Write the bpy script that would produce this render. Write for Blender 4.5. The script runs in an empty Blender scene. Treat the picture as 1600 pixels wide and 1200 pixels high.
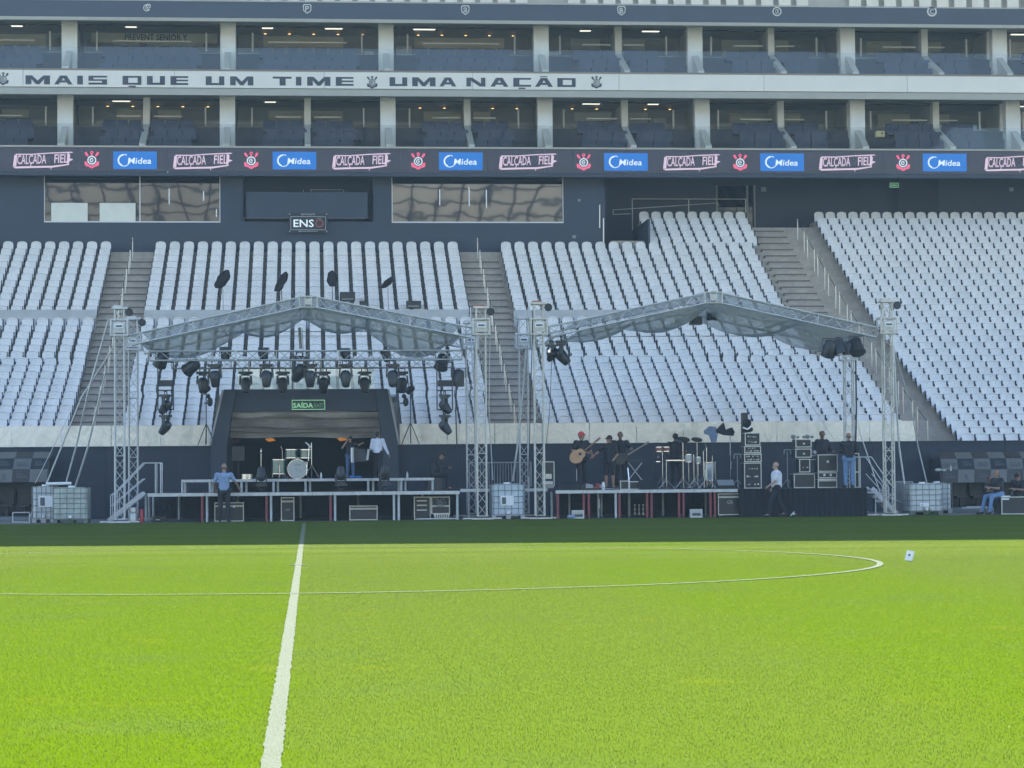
import bpy, bmesh, math, random
from mathutils import Vector, Matrix, Quaternion
random.seed(7)
R=math.radians
SC=bpy.context.scene
COL=SC.collection
# ---------------------------------------------------------------- camera
FPX=3658.0; PITCH=R(2.22); YAW=R(4.93); ROLL=R(.45); CH=1.41
cf=Vector((math.sin(YAW)*math.cos(PITCH),math.cos(YAW)*math.cos(PITCH),math.sin(PITCH)))
cr0=Vector((math.cos(YAW),-math.sin(YAW),0)); cu0=cr0.cross(cf)
cr=math.cos(ROLL)*cr0-math.sin(ROLL)*cu0; cu=math.sin(ROLL)*cr0+math.cos(ROLL)*cu0
cd=bpy.data.cameras.new('camera'); cam=bpy.data.objects.new('camera',cd); COL.objects.link(cam)
cd.sensor_fit='HORIZONTAL'; cd.sensor_width=36; cd.lens=36*FPX/1600; cd.clip_start=.1; cd.clip_end=2000
cam.matrix_world=Matrix(((cr.x,cu.x,-cf.x,0),(cr.y,cu.y,-cf.y,0),(cr.z,cu.z,-cf.z,CH),(0,0,0,1)))
SC.camera=cam
# ---------------------------------------------------------------- light
SUN_EL=58; SUN_AZ=4
w=bpy.data.worlds.new('World'); SC.world=w; w.use_nodes=True
nt=w.node_tree; bg=nt.nodes['Background']; sky=nt.nodes.new('ShaderNodeTexSky'); sky.sky_type='NISHITA'
sky.sun_disc=False; sky.sun_elevation=R(SUN_EL); sky.sun_rotation=R(SUN_AZ)
sky.air_density=1.0; sky.dust_density=.5; sky.ozone_density=2.0
nt.links.new(sky.outputs[0],bg.inputs[0]); bg.inputs[1].default_value=.15
sd=bpy.data.lights.new('sun','SUN'); sd.energy=4.05; sd.angle=R(.5); sd.color=(1,.95,.86)
so=bpy.data.objects.new('sun',sd); COL.objects.link(so)
sv=Vector((math.sin(R(SUN_AZ))*math.cos(R(SUN_EL)),math.cos(R(SUN_AZ))*math.cos(R(SUN_EL)),math.sin(R(SUN_EL))))
so.rotation_mode='QUATERNION'; so.rotation_quaternion=sv.to_track_quat('Z','Y')
SC.view_settings.view_transform='Standard'; SC.view_settings.look='None'; SC.view_settings.gamma=1
SC.view_settings.use_curve_mapping=False
EXPO=1.80
SC.view_settings.exposure=EXPO
HAZE=.00043
# ---------------------------------------------------------------- helpers
def ray(u,v): return cf*FPX+cr*(u-800)-cu*(v-600)
def pt(u,v,Y):
    d=ray(u,v); t=Y/d.y; return d.x*t, CH+d.z*t
def P(u,v,Y):
    x,z=pt(u,v,Y); return Vector((x,Y,z))
def PX(u,Y,v=600): return pt(u,v,Y)[0]
def PZ(v,Y,u=800): return pt(u,v,Y)[1]
def gr(u,v,z=0):
    d=ray(u,v); t=(z-CH)/d.z; return d.x*t,d.y*t
def lin(*c):
    return tuple((x/255/12.92 if x/255<=.04045 else ((x/255+.055)/1.055)**2.4) for x in c)
MATS={}
def mat(name,col,rough=.6,metal=0,var=.0,scale=3,bump=0,bscale=40,emit=None,alpha=1,trans=0,coat=0,spec=.5,stretch=None):
    if name in MATS: return MATS[name]
    m=bpy.data.materials.new(name); m.use_nodes=True; n=m.node_tree.nodes; l=m.node_tree.links
    b=n['Principled BSDF']; b.inputs['Base Color'].default_value=(*col,1); b.inputs['Roughness'].default_value=rough
    b.inputs['Metallic'].default_value=metal; b.inputs['Specular IOR Level'].default_value=spec
    b.inputs['Coat Weight'].default_value=coat; b.inputs['Alpha'].default_value=alpha
    if var or bump:
        tc=n.new('ShaderNodeTexCoord'); mp=n.new('ShaderNodeMapping')
        if stretch: mp.inputs['Scale'].default_value=stretch
        l.new(tc.outputs['Object'],mp.inputs[0])
    if var:
        t=n.new('ShaderNodeTexNoise'); t.inputs['Scale'].default_value=scale; t.inputs['Detail'].default_value=6; t.inputs['Roughness'].default_value=.62
        l.new(mp.outputs[0],t.inputs['Vector'])
        r=n.new('ShaderNodeValToRGB'); r.color_ramp.elements[0].position=.3; r.color_ramp.elements[1].position=.7
        r.color_ramp.elements[0].color=(*[c*(1-var) for c in col],1); r.color_ramp.elements[1].color=(*[min(1,c*(1+var)) for c in col],1)
        l.new(t.outputs['Fac'],r.inputs[0]); l.new(r.outputs[0],b.inputs['Base Color'])
        q=n.new('ShaderNodeMapRange'); q.inputs['To Min'].default_value=max(0,rough-.12); q.inputs['To Max'].default_value=min(1,rough+.12)
        l.new(t.outputs['Fac'],q.inputs[0]); l.new(q.outputs[0],b.inputs['Roughness'])
    if bump:
        t2=n.new('ShaderNodeTexNoise'); t2.inputs['Scale'].default_value=bscale; t2.inputs['Detail'].default_value=4
        l.new(mp.outputs[0],t2.inputs['Vector']); bp=n.new('ShaderNodeBump'); bp.inputs['Strength'].default_value=bump; bp.inputs['Distance'].default_value=.05
        l.new(t2.outputs['Fac'],bp.inputs['Height']); l.new(bp.outputs[0],b.inputs['Normal'])
    if emit:
        b.inputs['Emission Color'].default_value=(*emit,1); b.inputs['Emission Strength'].default_value=1/2**EXPO
    MATS[name]=m; return m
def glassmat(name,tint,fac,rough=.02,film=None,filmfac=0,wave=0,wscale=1.5):
    """thin pane: see-through + mirror + optional tinted film standing in for reflections"""
    m=bpy.data.materials.new(name); m.use_nodes=True; n=m.node_tree.nodes; l=m.node_tree.links; n.clear()
    o=n.new('ShaderNodeOutputMaterial'); t=n.new('ShaderNodeBsdfTransparent'); t.inputs[0].default_value=(*tint,1)
    g=n.new('ShaderNodeBsdfGlossy'); g.inputs['Roughness'].default_value=rough
    mx=n.new('ShaderNodeMixShader'); mx.inputs[0].default_value=fac
    l.new(t.outputs[0],mx.inputs[1]); l.new(g.outputs[0],mx.inputs[2]); last=mx
    if film:
        d=n.new('ShaderNodeBsdfPrincipled'); d.inputs['Roughness'].default_value=.5
        tc=n.new('ShaderNodeTexCoord'); ns=n.new('ShaderNodeTexNoise'); ns.inputs['Scale'].default_value=1.6; ns.inputs['Detail'].default_value=8; ns.inputs['Roughness'].default_value=.7
        ns.inputs['Distortion'].default_value=1.2
        l.new(tc.outputs['Object'],ns.inputs['Vector'])
        rp=n.new('ShaderNodeValToRGB'); rp.color_ramp.elements[0].position=.35; rp.color_ramp.elements[1].position=.65
        rp.color_ramp.elements[0].color=(*[c*.9 for c in film],1); rp.color_ramp.elements[1].color=(*film,1)
        l.new(ns.outputs['Fac'],rp.inputs[0]); l.new(rp.outputs[0],d.inputs['Base Color'])
        mf=n.new('ShaderNodeMapRange'); mf.inputs['From Min'].default_value=.3; mf.inputs['From Max'].default_value=.7
        mf.inputs['To Min'].default_value=filmfac*.8; mf.inputs['To Max'].default_value=min(1,filmfac*1.15)
        l.new(ns.outputs['Fac'],mf.inputs[0])
        m2=n.new('ShaderNodeMixShader'); l.new(mf.outputs[0],m2.inputs[0]); l.new(mx.outputs[0],m2.inputs[1]); l.new(d.outputs[0],m2.inputs[2]); last=m2
    if wave:
        tc2=n.new('ShaderNodeTexCoord'); w2=n.new('ShaderNodeTexNoise'); w2.inputs['Scale'].default_value=wscale; w2.inputs['Detail'].default_value=1.5
        l.new(tc2.outputs['Object'],w2.inputs['Vector']); bp=n.new('ShaderNodeBump'); bp.inputs['Strength'].default_value=wave; bp.inputs['Distance'].default_value=.1
        l.new(w2.outputs['Fac'],bp.inputs['Height']); l.new(bp.outputs[0],g.inputs['Normal'])
    l.new(last.outputs[0],o.inputs[0]); return m
def emitmat(name,c,s=1):
    m=bpy.data.materials.new(name); m.use_nodes=True; n=m.node_tree.nodes; n.clear()
    o=n.new('ShaderNodeOutputMaterial'); e=n.new('ShaderNodeEmission'); e.inputs[0].default_value=(*c,1); e.inputs[1].default_value=s/2**EXPO
    m.node_tree.links.new(e.outputs[0],o.inputs[0]); MATS[name]=m; return m
def ledmat(name,c,s=1):
    """screen surface: dark base plus its own light"""
    m=mat(name,tuple(x*.25+.012 for x in c),rough=.45); b=m.node_tree.nodes['Principled BSDF']
    b.inputs['Emission Color'].default_value=(*c,1); b.inputs['Emission Strength'].default_value=s/2**EXPO; return m
class MB:
    def __init__(s): s.v=[]; s.f=[]; s.m=[]; s.sm=[]
    def add(s,vs,fs,mi=0,smooth=False):
        o=len(s.v); s.v+= [tuple(x) for x in vs]
        for f in fs: s.f.append([i+o for i in f]); s.m.append(mi); s.sm.append(smooth)
        return s
    def box(s,x0,x1,y0,y1,z0,z1,mi=0):
        if x0>x1:x0,x1=x1,x0
        if y0>y1:y0,y1=y1,y0
        if z0>z1:z0,z1=z1,z0
        vs=[(x0,y0,z0),(x1,y0,z0),(x1,y1,z0),(x0,y1,z0),(x0,y0,z1),(x1,y0,z1),(x1,y1,z1),(x0,y1,z1)]
        return s.add(vs,[(0,3,2,1),(4,5,6,7),(0,1,5,4),(1,2,6,5),(2,3,7,6),(3,0,4,7)],mi)
    def tube(s,p,q,r,n=6,mi=0,r2=None,caps=True):
        p=Vector(p);q=Vector(q); d=(q-p)
        if d.length<1e-6: return s
        d.normalize(); a=Vector((0,0,1)) if abs(d.z)<.9 else Vector((1,0,0)); e1=d.cross(a).normalized(); e2=d.cross(e1)
        r2=r if r2 is None else r2; vs=[]
        for c,rr in((p,r),(q,r2)):
            for i in range(n):
                t=2*math.pi*i/n; vs.append(c+e1*math.cos(t)*rr+e2*math.sin(t)*rr)
        fs=[(i,(i+1)%n,n+(i+1)%n,n+i) for i in range(n)]
        s.add(vs,fs,mi,True)
        if caps: s.add(vs,[tuple(range(n))[::-1],tuple(range(n,2*n))],mi)
        return s
    def path(s,pts,r,n=6,mi=0):
        for a,b in zip(pts,pts[1:]): s.tube(a,b,r,n,mi)
        return s
    def bar(s,p,q,w,h,mi=0,up=(0,0,1)):
        p=Vector(p);q=Vector(q); d=(q-p).normalized(); u=Vector(up)
        if abs(d.dot(u))>.98: u=Vector((0,1,0))
        a=d.cross(u).normalized(); b=a.cross(d)
        vs=[c+a*sx*w/2+b*sz*h/2 for c in(p,q) for sx,sz in((-1,-1),(1,-1),(1,1),(-1,1))]
        return s.add(vs,[(0,1,2,3),(4,7,6,5),(0,4,5,1),(1,5,6,2),(2,6,7,3),(3,7,4,0)],mi)
    def lathe(s,c,prof,n=16,axis='z',mi=0,smooth=True):
        c=Vector(c); vs=[]
        for r,h in prof:
            for i in range(n):
                t=2*math.pi*i/n; x,y=r*math.cos(t),r*math.sin(t)
                vs.append(c+(Vector((x,y,h)) if axis=='z' else Vector((x,h,y)) if axis=='y' else Vector((h,x,y))))
        k=len(prof)
        s.add(vs,[(j*n+i,j*n+(i+1)%n,(j+1)*n+(i+1)%n,(j+1)*n+i) for j in range(k-1) for i in range(n)],mi,smooth)
        s.add(vs,[tuple(range(n))[::-1],tuple(range((k-1)*n,k*n))],mi); return s
    def prism(s,poly,y0,y1,mi=0,plane='xz'):
        n=len(poly)
        def q(a,b,h): return (a,h,b) if plane=='xz' else (h,a,b) if plane=='yz' else (a,b,h)
        vs=[q(a,b,y0) for a,b in poly]+[q(a,b,y1) for a,b in poly]
        return s.add(vs,[tuple(range(n)),tuple(range(n,2*n))[::-1]]+[(i,n+i,n+(i+1)%n,(i+1)%n) for i in range(n)],mi)
    def quad(s,a,b,c,d,mi=0): return s.add([a,b,c,d],[(0,1,2,3)],mi)
    def cap(s,p,q,r1,r2,n=10,mi=0):
        p=Vector(p);q=Vector(q); d=(q-p); L=d.length; d=d.normalized() if L>1e-6 else Vector((0,0,1))
        a=Vector((0,0,1)) if abs(d.z)<.9 else Vector((1,0,0)); e1=d.cross(a).normalized(); e2=d.cross(e1)
        rings=[(-r1*math.cos(t),r1*math.sin(t)) for t in (R(15),R(45),R(75))]+[(L+r2*math.cos(t),r2*math.sin(t)) for t in (R(75),R(45),R(15))]
        vs=[p+d*h+e1*math.cos(2*math.pi*i/n)*rr+e2*math.sin(2*math.pi*i/n)*rr for h,rr in rings for i in range(n)]
        k=len(rings)
        fs=[(j*n+i,j*n+(i+1)%n,(j+1)*n+(i+1)%n,(j+1)*n+i) for j in range(k-1) for i in range(n)]+[tuple(range(n))[::-1],tuple(range((k-1)*n,k*n))]
        return s.add(vs,fs,mi,True)
    def ball(s,c,rx,ry,rz,n=12,k=8,mi=0):
        c=Vector(c); vs=[]
        for j in range(k+1):
            t=math.pi*(j+.02)/(k+.04)
            for i in range(n):
                a=2*math.pi*i/n; vs.append(c+Vector((rx*math.sin(t)*math.cos(a),ry*math.sin(t)*math.sin(a),rz*math.cos(t))))
        return s.add(vs,[(j*n+i,(j+1)*n+i,(j+1)*n+(i+1)%n,j*n+(i+1)%n) for j in range(k) for i in range(n)]+[tuple(range(n)),tuple(range(k*n,k*n+n))[::-1]],mi,True)
    def mesh(s,name,mats,origin=(0,0,0)):
        me=bpy.data.meshes.new(name); ox,oy,oz=origin
        me.from_pydata([(x-ox,y-oy,z-oz) for x,y,z in s.v],[],s.f)
        for m in (mats if isinstance(mats,(list,tuple)) else [mats]): me.materials.append(m)
        me.polygons.foreach_set('material_index',s.m); me.polygons.foreach_set('use_smooth',s.sm); me.update()
        return me
    def build(s,name,mats,parent=None,origin=None,flip=True):
        if origin is None: origin=org(parent) if parent else (0,0,0)
        me=s.mesh(name,mats,origin)
        if flip:
            bm=bmesh.new(); bm.from_mesh(me); bmesh.ops.recalc_face_normals(bm,faces=bm.faces); bm.to_mesh(me); bm.free()
        o=bpy.data.objects.new(name,me); COL.objects.link(o)
        if parent: o.parent=parent
        else: o.location=origin
        return o
def org(p):
    v=Vector((0,0,0))
    while p: v+=p.location; p=p.parent
    return tuple(v)
def tag(o,label=None,cat=None,group=None,kind=None):
    if label:o['label']=label
    if cat:o['category']=cat
    if group:o['group']=group
    if kind:o['kind']=kind
    return o
def thing(name,label,cat,loc=(0,0,0),group=None,rz=0):
    o=bpy.data.objects.new(name,None); COL.objects.link(o); o.location=loc; o.rotation_euler.z=rz; o.empty_display_size=.1
    return tag(o,label,cat,group)
def copy_tree(o,parent=None):
    c=o.copy(); COL.objects.link(c)
    if parent: c.parent=parent
    for ch in list(o.children): copy_tree(ch,c)
    return c
def text(name,s,m,parent,cx,cz,Y,w,h,shear=0,depth=.01,rot=0,off=.012):
    """flat lettering, real extruded glyphs, fitted to w x h, facing -Y"""
    cu_=bpy.data.curves.new(name,'FONT'); cu_.body=s; cu_.extrude=.02; cu_.shear=shear; cu_.offset=off; cu_.resolution_u=2
    t=bpy.data.objects.new(name,cu_); COL.objects.link(t); bpy.context.view_layer.update()
    me=bpy.data.meshes.new_from_object(t.evaluated_get(bpy.context.evaluated_depsgraph_get()))
    bpy.data.objects.remove(t); bpy.data.curves.remove(cu_)
    xs=[v.co.x for v in me.vertices]; ys=[v.co.y for v in me.vertices]
    x0,x1,y0,y1=min(xs),max(xs),min(ys),max(ys); o_=org(parent) if parent else (0,0,0)
    for v in me.vertices:
        x=(v.co.x-(x0+x1)/2)/(x1-x0)*w; z=(v.co.y-(y0+y1)/2)/(y1-y0)*h
        xr=x*math.cos(rot)-z*math.sin(rot); zr=x*math.sin(rot)+z*math.cos(rot)
        v.co=Vector((cx+xr-o_[0],Y-depth*.5-v.co.z/.02*depth*.5-o_[1],cz+zr-o_[2]))
    me.materials.clear(); me.materials.append(m)
    o=bpy.data.objects.new(name,me); COL.objects.link(o)
    if parent: o.parent=parent
    else: o.location=(0,0,0)
    return o
# ---------------------------------------------------------------- materials
M_conc=mat('concrete',(.40,.355,.30),rough=.85,var=.18,scale=2.5,bump=.25,bscale=30)
M_concl=mat('pale_concrete',(.46,.47,.47),rough=.8,var=.12,scale=1.5,bump=.1)
M_navy=mat('dark_painted_wall',(.026,.034,.050),rough=.75,var=.18,scale=.6,bump=.05,bscale=3)
M_navy2=mat('slate_painted_wall',(.046,.060,.088),rough=.75,var=.12,scale=.5)
M_white=mat('white_paint',(.72,.72,.70),rough=.55,var=.06,scale=1.2)
M_whitef=mat('fascia_panel_white',(.74,.74,.73),rough=.45,var=.04,scale=.8)
M_grey=mat('grey_metal',(.32,.33,.34),rough=.45,metal=.5,var=.1,scale=4)
M_alu=mat('brushed_aluminium',(.52,.53,.53),rough=.48,metal=.35,var=.15,scale=8)
M_aluw=mat('weathered_aluminium',(.46,.45,.42),rough=.6,metal=.2,var=.2,scale=10)
M_steel=mat('bright_steel',(.72,.72,.72),rough=.25,metal=.9)
M_black=mat('black_plastic',(.012,.013,.015),rough=.5,var=.2,scale=6)
M_blackf=mat('black_cloth',(.010,.012,.016),rough=.95,var=.3,scale=5,bump=.4,bscale=8)
M_ply=mat('black_laminate',(.018,.02,.02),rough=.45,var=.2,scale=5)
M_rail=mat('stainless_rail',(.5,.47,.42),rough=.3,metal=.7)
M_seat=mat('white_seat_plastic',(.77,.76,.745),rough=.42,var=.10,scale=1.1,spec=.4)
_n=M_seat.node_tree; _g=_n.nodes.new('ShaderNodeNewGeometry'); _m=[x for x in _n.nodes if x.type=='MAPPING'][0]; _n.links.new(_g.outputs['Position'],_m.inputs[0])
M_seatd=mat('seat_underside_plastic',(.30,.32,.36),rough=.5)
M_bracket=mat('seat_bracket_black',(.02,.022,.028),rough=.6)
M_bseat=mat('navy_seat_fabric',(.05,.062,.105),rough=.8,var=.15,scale=6)

def nth(k):
    o=['','first','second','third','fourth','fifth','sixth','seventh','eighth','ninth','tenth','eleventh','twelfth','thirteenth','fourteenth','fifteenth','sixteenth','seventeenth','eighteenth','nineteenth']
    t=['','','twenty','thirty','forty','fifty','sixty','seventy']; to=['','','twentieth','thirtieth','fortieth','fiftieth','sixtieth','seventieth']
    return o[k] if k<20 else to[k//10] if k%10==0 else t[k//10]+'-'+o[k%10]
# ================================================================ PITCH
def grassmat(name,blade):
    m=bpy.data.materials.new(name); m.use_nodes=True; n=m.node_tree.nodes; l=m.node_tree.links; n.clear()
    o=n.new('ShaderNodeOutputMaterial'); g=n.new('ShaderNodeNewGeometry'); sx=n.new('ShaderNodeSeparateXYZ'); l.new(g.outputs['Position'],sx.inputs[0])
    def mth(op,a,b=None):
        k=n.new('ShaderNodeMath'); k.operation=op
        for i,x in enumerate((a,b)):
            if x is None: continue
            if isinstance(x,(int,float)): k.inputs[i].default_value=x
            else: l.new(x,k.inputs[i])
        return k.outputs[0]
    def noise(sc,vec=None,det=4):
        t=n.new('ShaderNodeTexNoise'); t.inputs['Scale'].default_value=sc; t.inputs['Detail'].default_value=det; l.new(vec or g.outputs['Position'],t.inputs['Vector']); return t.outputs['Fac']
    def step(x,edge,wd): 
        k=n.new('ShaderNodeMapRange'); k.interpolation_type='SMOOTHSTEP'; k.inputs['From Min'].default_value=edge-wd; k.inputs['From Max'].default_value=edge+wd; l.new(x,k.inputs[0]); return k.outputs[0]
    def mix(f,a,b):
        k=n.new('ShaderNodeMix'); k.data_type='RGBA'
        if isinstance(f,(int,float)): k.inputs[0].default_value=f
        else: l.new(f,k.inputs[0])
        for i,x in ((6,a),(7,b)):
            if isinstance(x,tuple): k.inputs[i].default_value=(*x,1)
            else: l.new(x,k.inputs[i])
        return k.outputs[2]
    wob=mth('MULTIPLY',mth('SUBTRACT',noise(.35),.5),1.2)
    xx=mth('ADD',sx.outputs['X'],wob)
    # mown bands run parallel to the halfway line: bright | greyish | bright
    band=mth('SUBTRACT',step(xx,-.2,.25),step(xx,3.8,.7))
    band=mth('ADD',band,mth('SUBTRACT',step(xx,8.2,.8),step(xx,12.5,.8)))
    band=mth('ADD',band,mth('SUBTRACT',1,step(xx,-4.4,.6)))
    bright=((.112,.178,.002) if blade else (.094,.152,.002)); dull=((.118,.170,.012) if blade else (.100,.145,.012)); 
    c=mix(band,bright,dull)
    # cross stripes near the far side
    mp=n.new('ShaderNodeMapping'); mp.inputs['Scale'].default_value=(.03,.55,1); l.new(g.outputs['Position'],mp.inputs[0])
    st=noise(1.0,mp.outputs[0],3)
    far=step(sx.outputs['Y'],40,4)
    k=n.new('ShaderNodeMapRange'); k.inputs['From Min'].default_value=.38; k.inputs['From Max'].default_value=.62; l.new(st,k.inputs[0])
    c=mix(mth('MULTIPLY',far,mth('MULTIPLY',k.outputs[0],.75)),c,(.17,.22,.03))
    # yellow patches and tired grey patches
    k=n.new('ShaderNodeMapRange'); k.inputs['From Min'].default_value=.62; k.inputs['From Max'].default_value=.74; l.new(noise(.9,det=6),k.inputs[0])
    c=mix(mth('MULTIPLY',k.outputs[0],.7),c,(.15,.19,.003))
    k=n.new('ShaderNodeMapRange'); k.inputs['From Min'].default_value=.55; k.inputs['From Max'].default_value=.75; l.new(noise(.5,det=7),k.inputs[0])
    c=mix(mth('MULTIPLY',k.outputs[0],.65),c,(.092,.135,.026))
    k=n.new('ShaderNodeMapRange'); k.inputs['From Min'].default_value=.3; k.inputs['From Max'].default_value=.7; l.new(noise(130 if blade else 170,det=2),k.inputs[0])
    c=mix(mth('MULTIPLY',k.outputs[0],.78),c,mix(.6,c,(.24,.31,.09)) if blade else (.035,.07,.004))
    d=n.new('ShaderNodeBsdfDiffuse'); l.new(c,d.inputs[0]); last=d
    if blade:
        vm1=n.new('ShaderNodeVectorMath'); vm1.operation='SCALE'; vm1.inputs['Scale'].default_value=.22; l.new(g.outputs['Normal'],vm1.inputs[0])
        vm2=n.new('ShaderNodeVectorMath'); vm2.operation='ADD'; vm2.inputs[1].default_value=(0,0,.9); l.new(vm1.outputs[0],vm2.inputs[0]); l.new(vm2.outputs[0],d.inputs['Normal'])
    if blade:
        t=n.new('ShaderNodeBsdfTranslucent'); l.new(c,t.inputs[0]); mx=n.new('ShaderNodeMixShader'); mx.inputs[0].default_value=.10
        l.new(d.outputs[0],mx.inputs[1]); l.new(t.outputs[0],mx.inputs[2]); last=mx
        gl=n.new('ShaderNodeBsdfGlossy'); gl.inputs['Roughness'].default_value=.45; gl.inputs[0].default_value=(.8,.9,.7,1)
        m3=n.new('ShaderNodeMixShader'); m3.inputs[0].default_value=.012; l.new(last.outputs[0],m3.inputs[1]); l.new(gl.outputs[0],m3.inputs[2]); last=m3
    l.new(last.outputs[0],o.inputs[0]); return m
M_blade=grassmat('grass_blades',True); M_turf=grassmat('turf_base',False)
tag(MB().box(-60,70,-30,73.9,-.5,-.004).build('pitch',M_turf),kind='structure')
# surround strip of synthetic turf / concrete in front of the stand
tag(MB().box(-60,70,73.9,82.6,-.5,-.012).build('concrete_surround',mat('surround_concrete',(.16,.17,.17),rough=.8,var=.2,scale=1)),kind='structure')
tag(MB().box(-400,400,-400,400,-1.2,-.6).build('ground',M_conc),kind='structure')
# white lines: low slabs of painted grass tips
def linemat():
    m=mat('painted_grass_white',(.55,.58,.50),rough=.9); n=m.node_tree.nodes; l=m.node_tree.links; b=n['Principled BSDF']
    g=n.new('ShaderNodeNewGeometry'); t=n.new('ShaderNodeTexNoise'); t.inputs['Scale'].default_value=75; t.inputs['Detail'].default_value=3; l.new(g.outputs['Position'],t.inputs['Vector'])
    r=n.new('ShaderNodeValToRGB'); r.color_ramp.elements[0].position=.36; r.color_ramp.elements[0].color=(.085,.12,.04,1); r.color_ramp.elements[1].position=.60; r.color_ramp.elements[1].color=(.155,.17,.125,1)
    l.new(t.outputs['Fac'],r.inputs[0]); l.new(r.outputs[0],b.inputs['Base Color'])
    bp=n.new('ShaderNodeBump'); bp.inputs['Strength'].default_value=1; bp.inputs['Distance'].default_value=.02; l.new(t.outputs['Fac'],bp.inputs['Height']); l.new(bp.outputs[0],b.inputs['Normal']); return m
M_line=linemat()
LT=.0045
random.seed(3)
def ragged(pa,pb,n): pass
mb=MB(); N=700; y0,y1=2,71.3
vs=[]
for i in range(N+1):
    y=y0+(y1-y0)*i/N; a=random.uniform(-.006,.006); b=random.uniform(-.006,.006)
    vs+=[(-.2-.050+a,y,LT),(-.2+.050+b,y,LT)]
mb.add(vs,[(2*i,2*i+1,2*i+3,2*i+2) for i in range(N)])
tag(mb.build('halfway_line',M_line),kind='structure')
mb=MB(); vs=[]; N=900
for i in range(N):
    t=2*math.pi*i/N; a=random.uniform(-.006,.006)
    for r in(9.15-.048+a,9.15+.048+a): vs.append((-.2+r*math.cos(t),37.5+r*math.sin(t),LT+.003))
mb.add(vs,[(2*i,2*i+1,2*((i+1)%N)+1,2*((i+1)%N)) for i in range(N)])
tag(mb.build('centre_circle',M_line),kind='structure')
mb=MB(); mb.lathe((-.2,37.5,0),[(.12,-.02),(.12,LT+.004)],20); tag(mb.build('centre_spot',M_line),kind='structure')
# blades: one patch scattered over the pitch by geometry nodes
random.seed(11); mb=MB()
for i in range(3600):
    x,y=random.uniform(-.5,.5),random.uniform(-.5,.5); h=random.uniform(.003,.009); a=random.uniform(0,6.28); wd=random.uniform(.0009,.0018)
    lx,ly=random.gauss(0,.008),random.gauss(0,.008); dx,dy=math.cos(a)*wd,math.sin(a)*wd
    mb.add([(x-dx,y-dy,-.005),(x+dx,y+dy,-.005),(x+dx*.8+lx*.4,y+dy*.8+ly*.4,h*.5-.002),(x-dx*.8+lx*.4,y-dy*.8+ly*.4,h*.5-.002),(x+lx,y+ly,h)],[(0,1,2,3),(3,2,4)])
go=mb.build('grass',M_blade,flip=False); tag(go,'short bright green turf blades covering the football pitch','grass',kind='stuff')
ng=bpy.data.node_groups.new('scatter_turf','GeometryNodeTree'); ng.interface.new_socket('Geometry',in_out='INPUT',socket_type='NodeSocketGeometry'); ng.interface.new_socket('Geometry',in_out='OUTPUT',socket_type='NodeSocketGeometry')
gi=ng.nodes.new('NodeGroupInput'); gout=ng.nodes.new('NodeGroupOutput'); grd=ng.nodes.new('GeometryNodeMeshGrid')
GX0,GX1,GY0,GY1=-14,30,6,73.4
grd.inputs['Size X'].default_value=GX1-GX0; grd.inputs['Size Y'].default_value=GY1-GY0; grd.inputs['Vertices X'].default_value=int(GX1-GX0)+1; grd.inputs['Vertices Y'].default_value=int(GY1-GY0)+1
iop=ng.nodes.new('GeometryNodeInstanceOnPoints'); rv=ng.nodes.new('FunctionNodeRandomValue'); rv.data_type='INT'; rv.inputs['Min'].default_value=0; rv.inputs['Max'].default_value=3
ml=ng.nodes.new('ShaderNodeMath'); ml.operation='MULTIPLY'; ml.inputs[1].default_value=math.pi/2; cx=ng.nodes.new('ShaderNodeCombineXYZ')
tr=ng.nodes.new('GeometryNodeTransform'); tr.inputs['Translation'].default_value=((GX0+GX1)/2,(GY0+GY1)/2,0)
L=ng.links.new
L(grd.outputs['Mesh'],iop.inputs['Points']); L(gi.outputs[0],iop.inputs['Instance']); L([s for s in rv.outputs if s.type=='INT'][0],ml.inputs[0]); L(ml.outputs[0],cx.inputs['Z']); L(cx.outputs[0],iop.inputs['Rotation'])
L(iop.outputs[0],tr.inputs['Geometry']); L(tr.outputs[0],gout.inputs[0])
md=go.modifiers.new('scatter','NODES'); md.node_group=ng
# small white board on the grass
bx,by=gr(1419,877); t=thing('advert_card','small white card with a dark emblem tilted on the grass right of the centre circle','sign',(bx,by,0))
mb=MB(); mb.box(-.055,.055,-.012,.012,0,.165); o=mb.build('board',mat('card_white',(.72,.71,.66),rough=.5),t,origin=(0,0,0)); 
mb=MB(); mb.lathe((0,-.0145,.09),[(.02,-.002),(.02,.002)],10,'y'); mb.build('emblem',mat('emblem_grey',(.12,.11,.13)),t,origin=(0,0,0))
mb=MB(); mb.box(.0555,.068,-.012,.014,.01,.165); mb.build('side_flap',mat('card_edge',(.62,.6,.5)),t,origin=(0,0,0)); t.rotation_euler=(R(-22),R(10),R(-28)); t.location.z=.01
# ================================================================ GRANDSTAND
YR0,DY=82.9,.694
def YR(r): return YR0+DY*r
def ZT(r): return 2.81+.25563*r+.0014722*r*r
def ZF(r): return ZT(r)-.80
XL,XR=-24,42
gs=thing('grandstand','tiered stadium stand with dark front wall, glazed hospitality boxes and white fascia','grandstand',(0,82,0))
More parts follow.
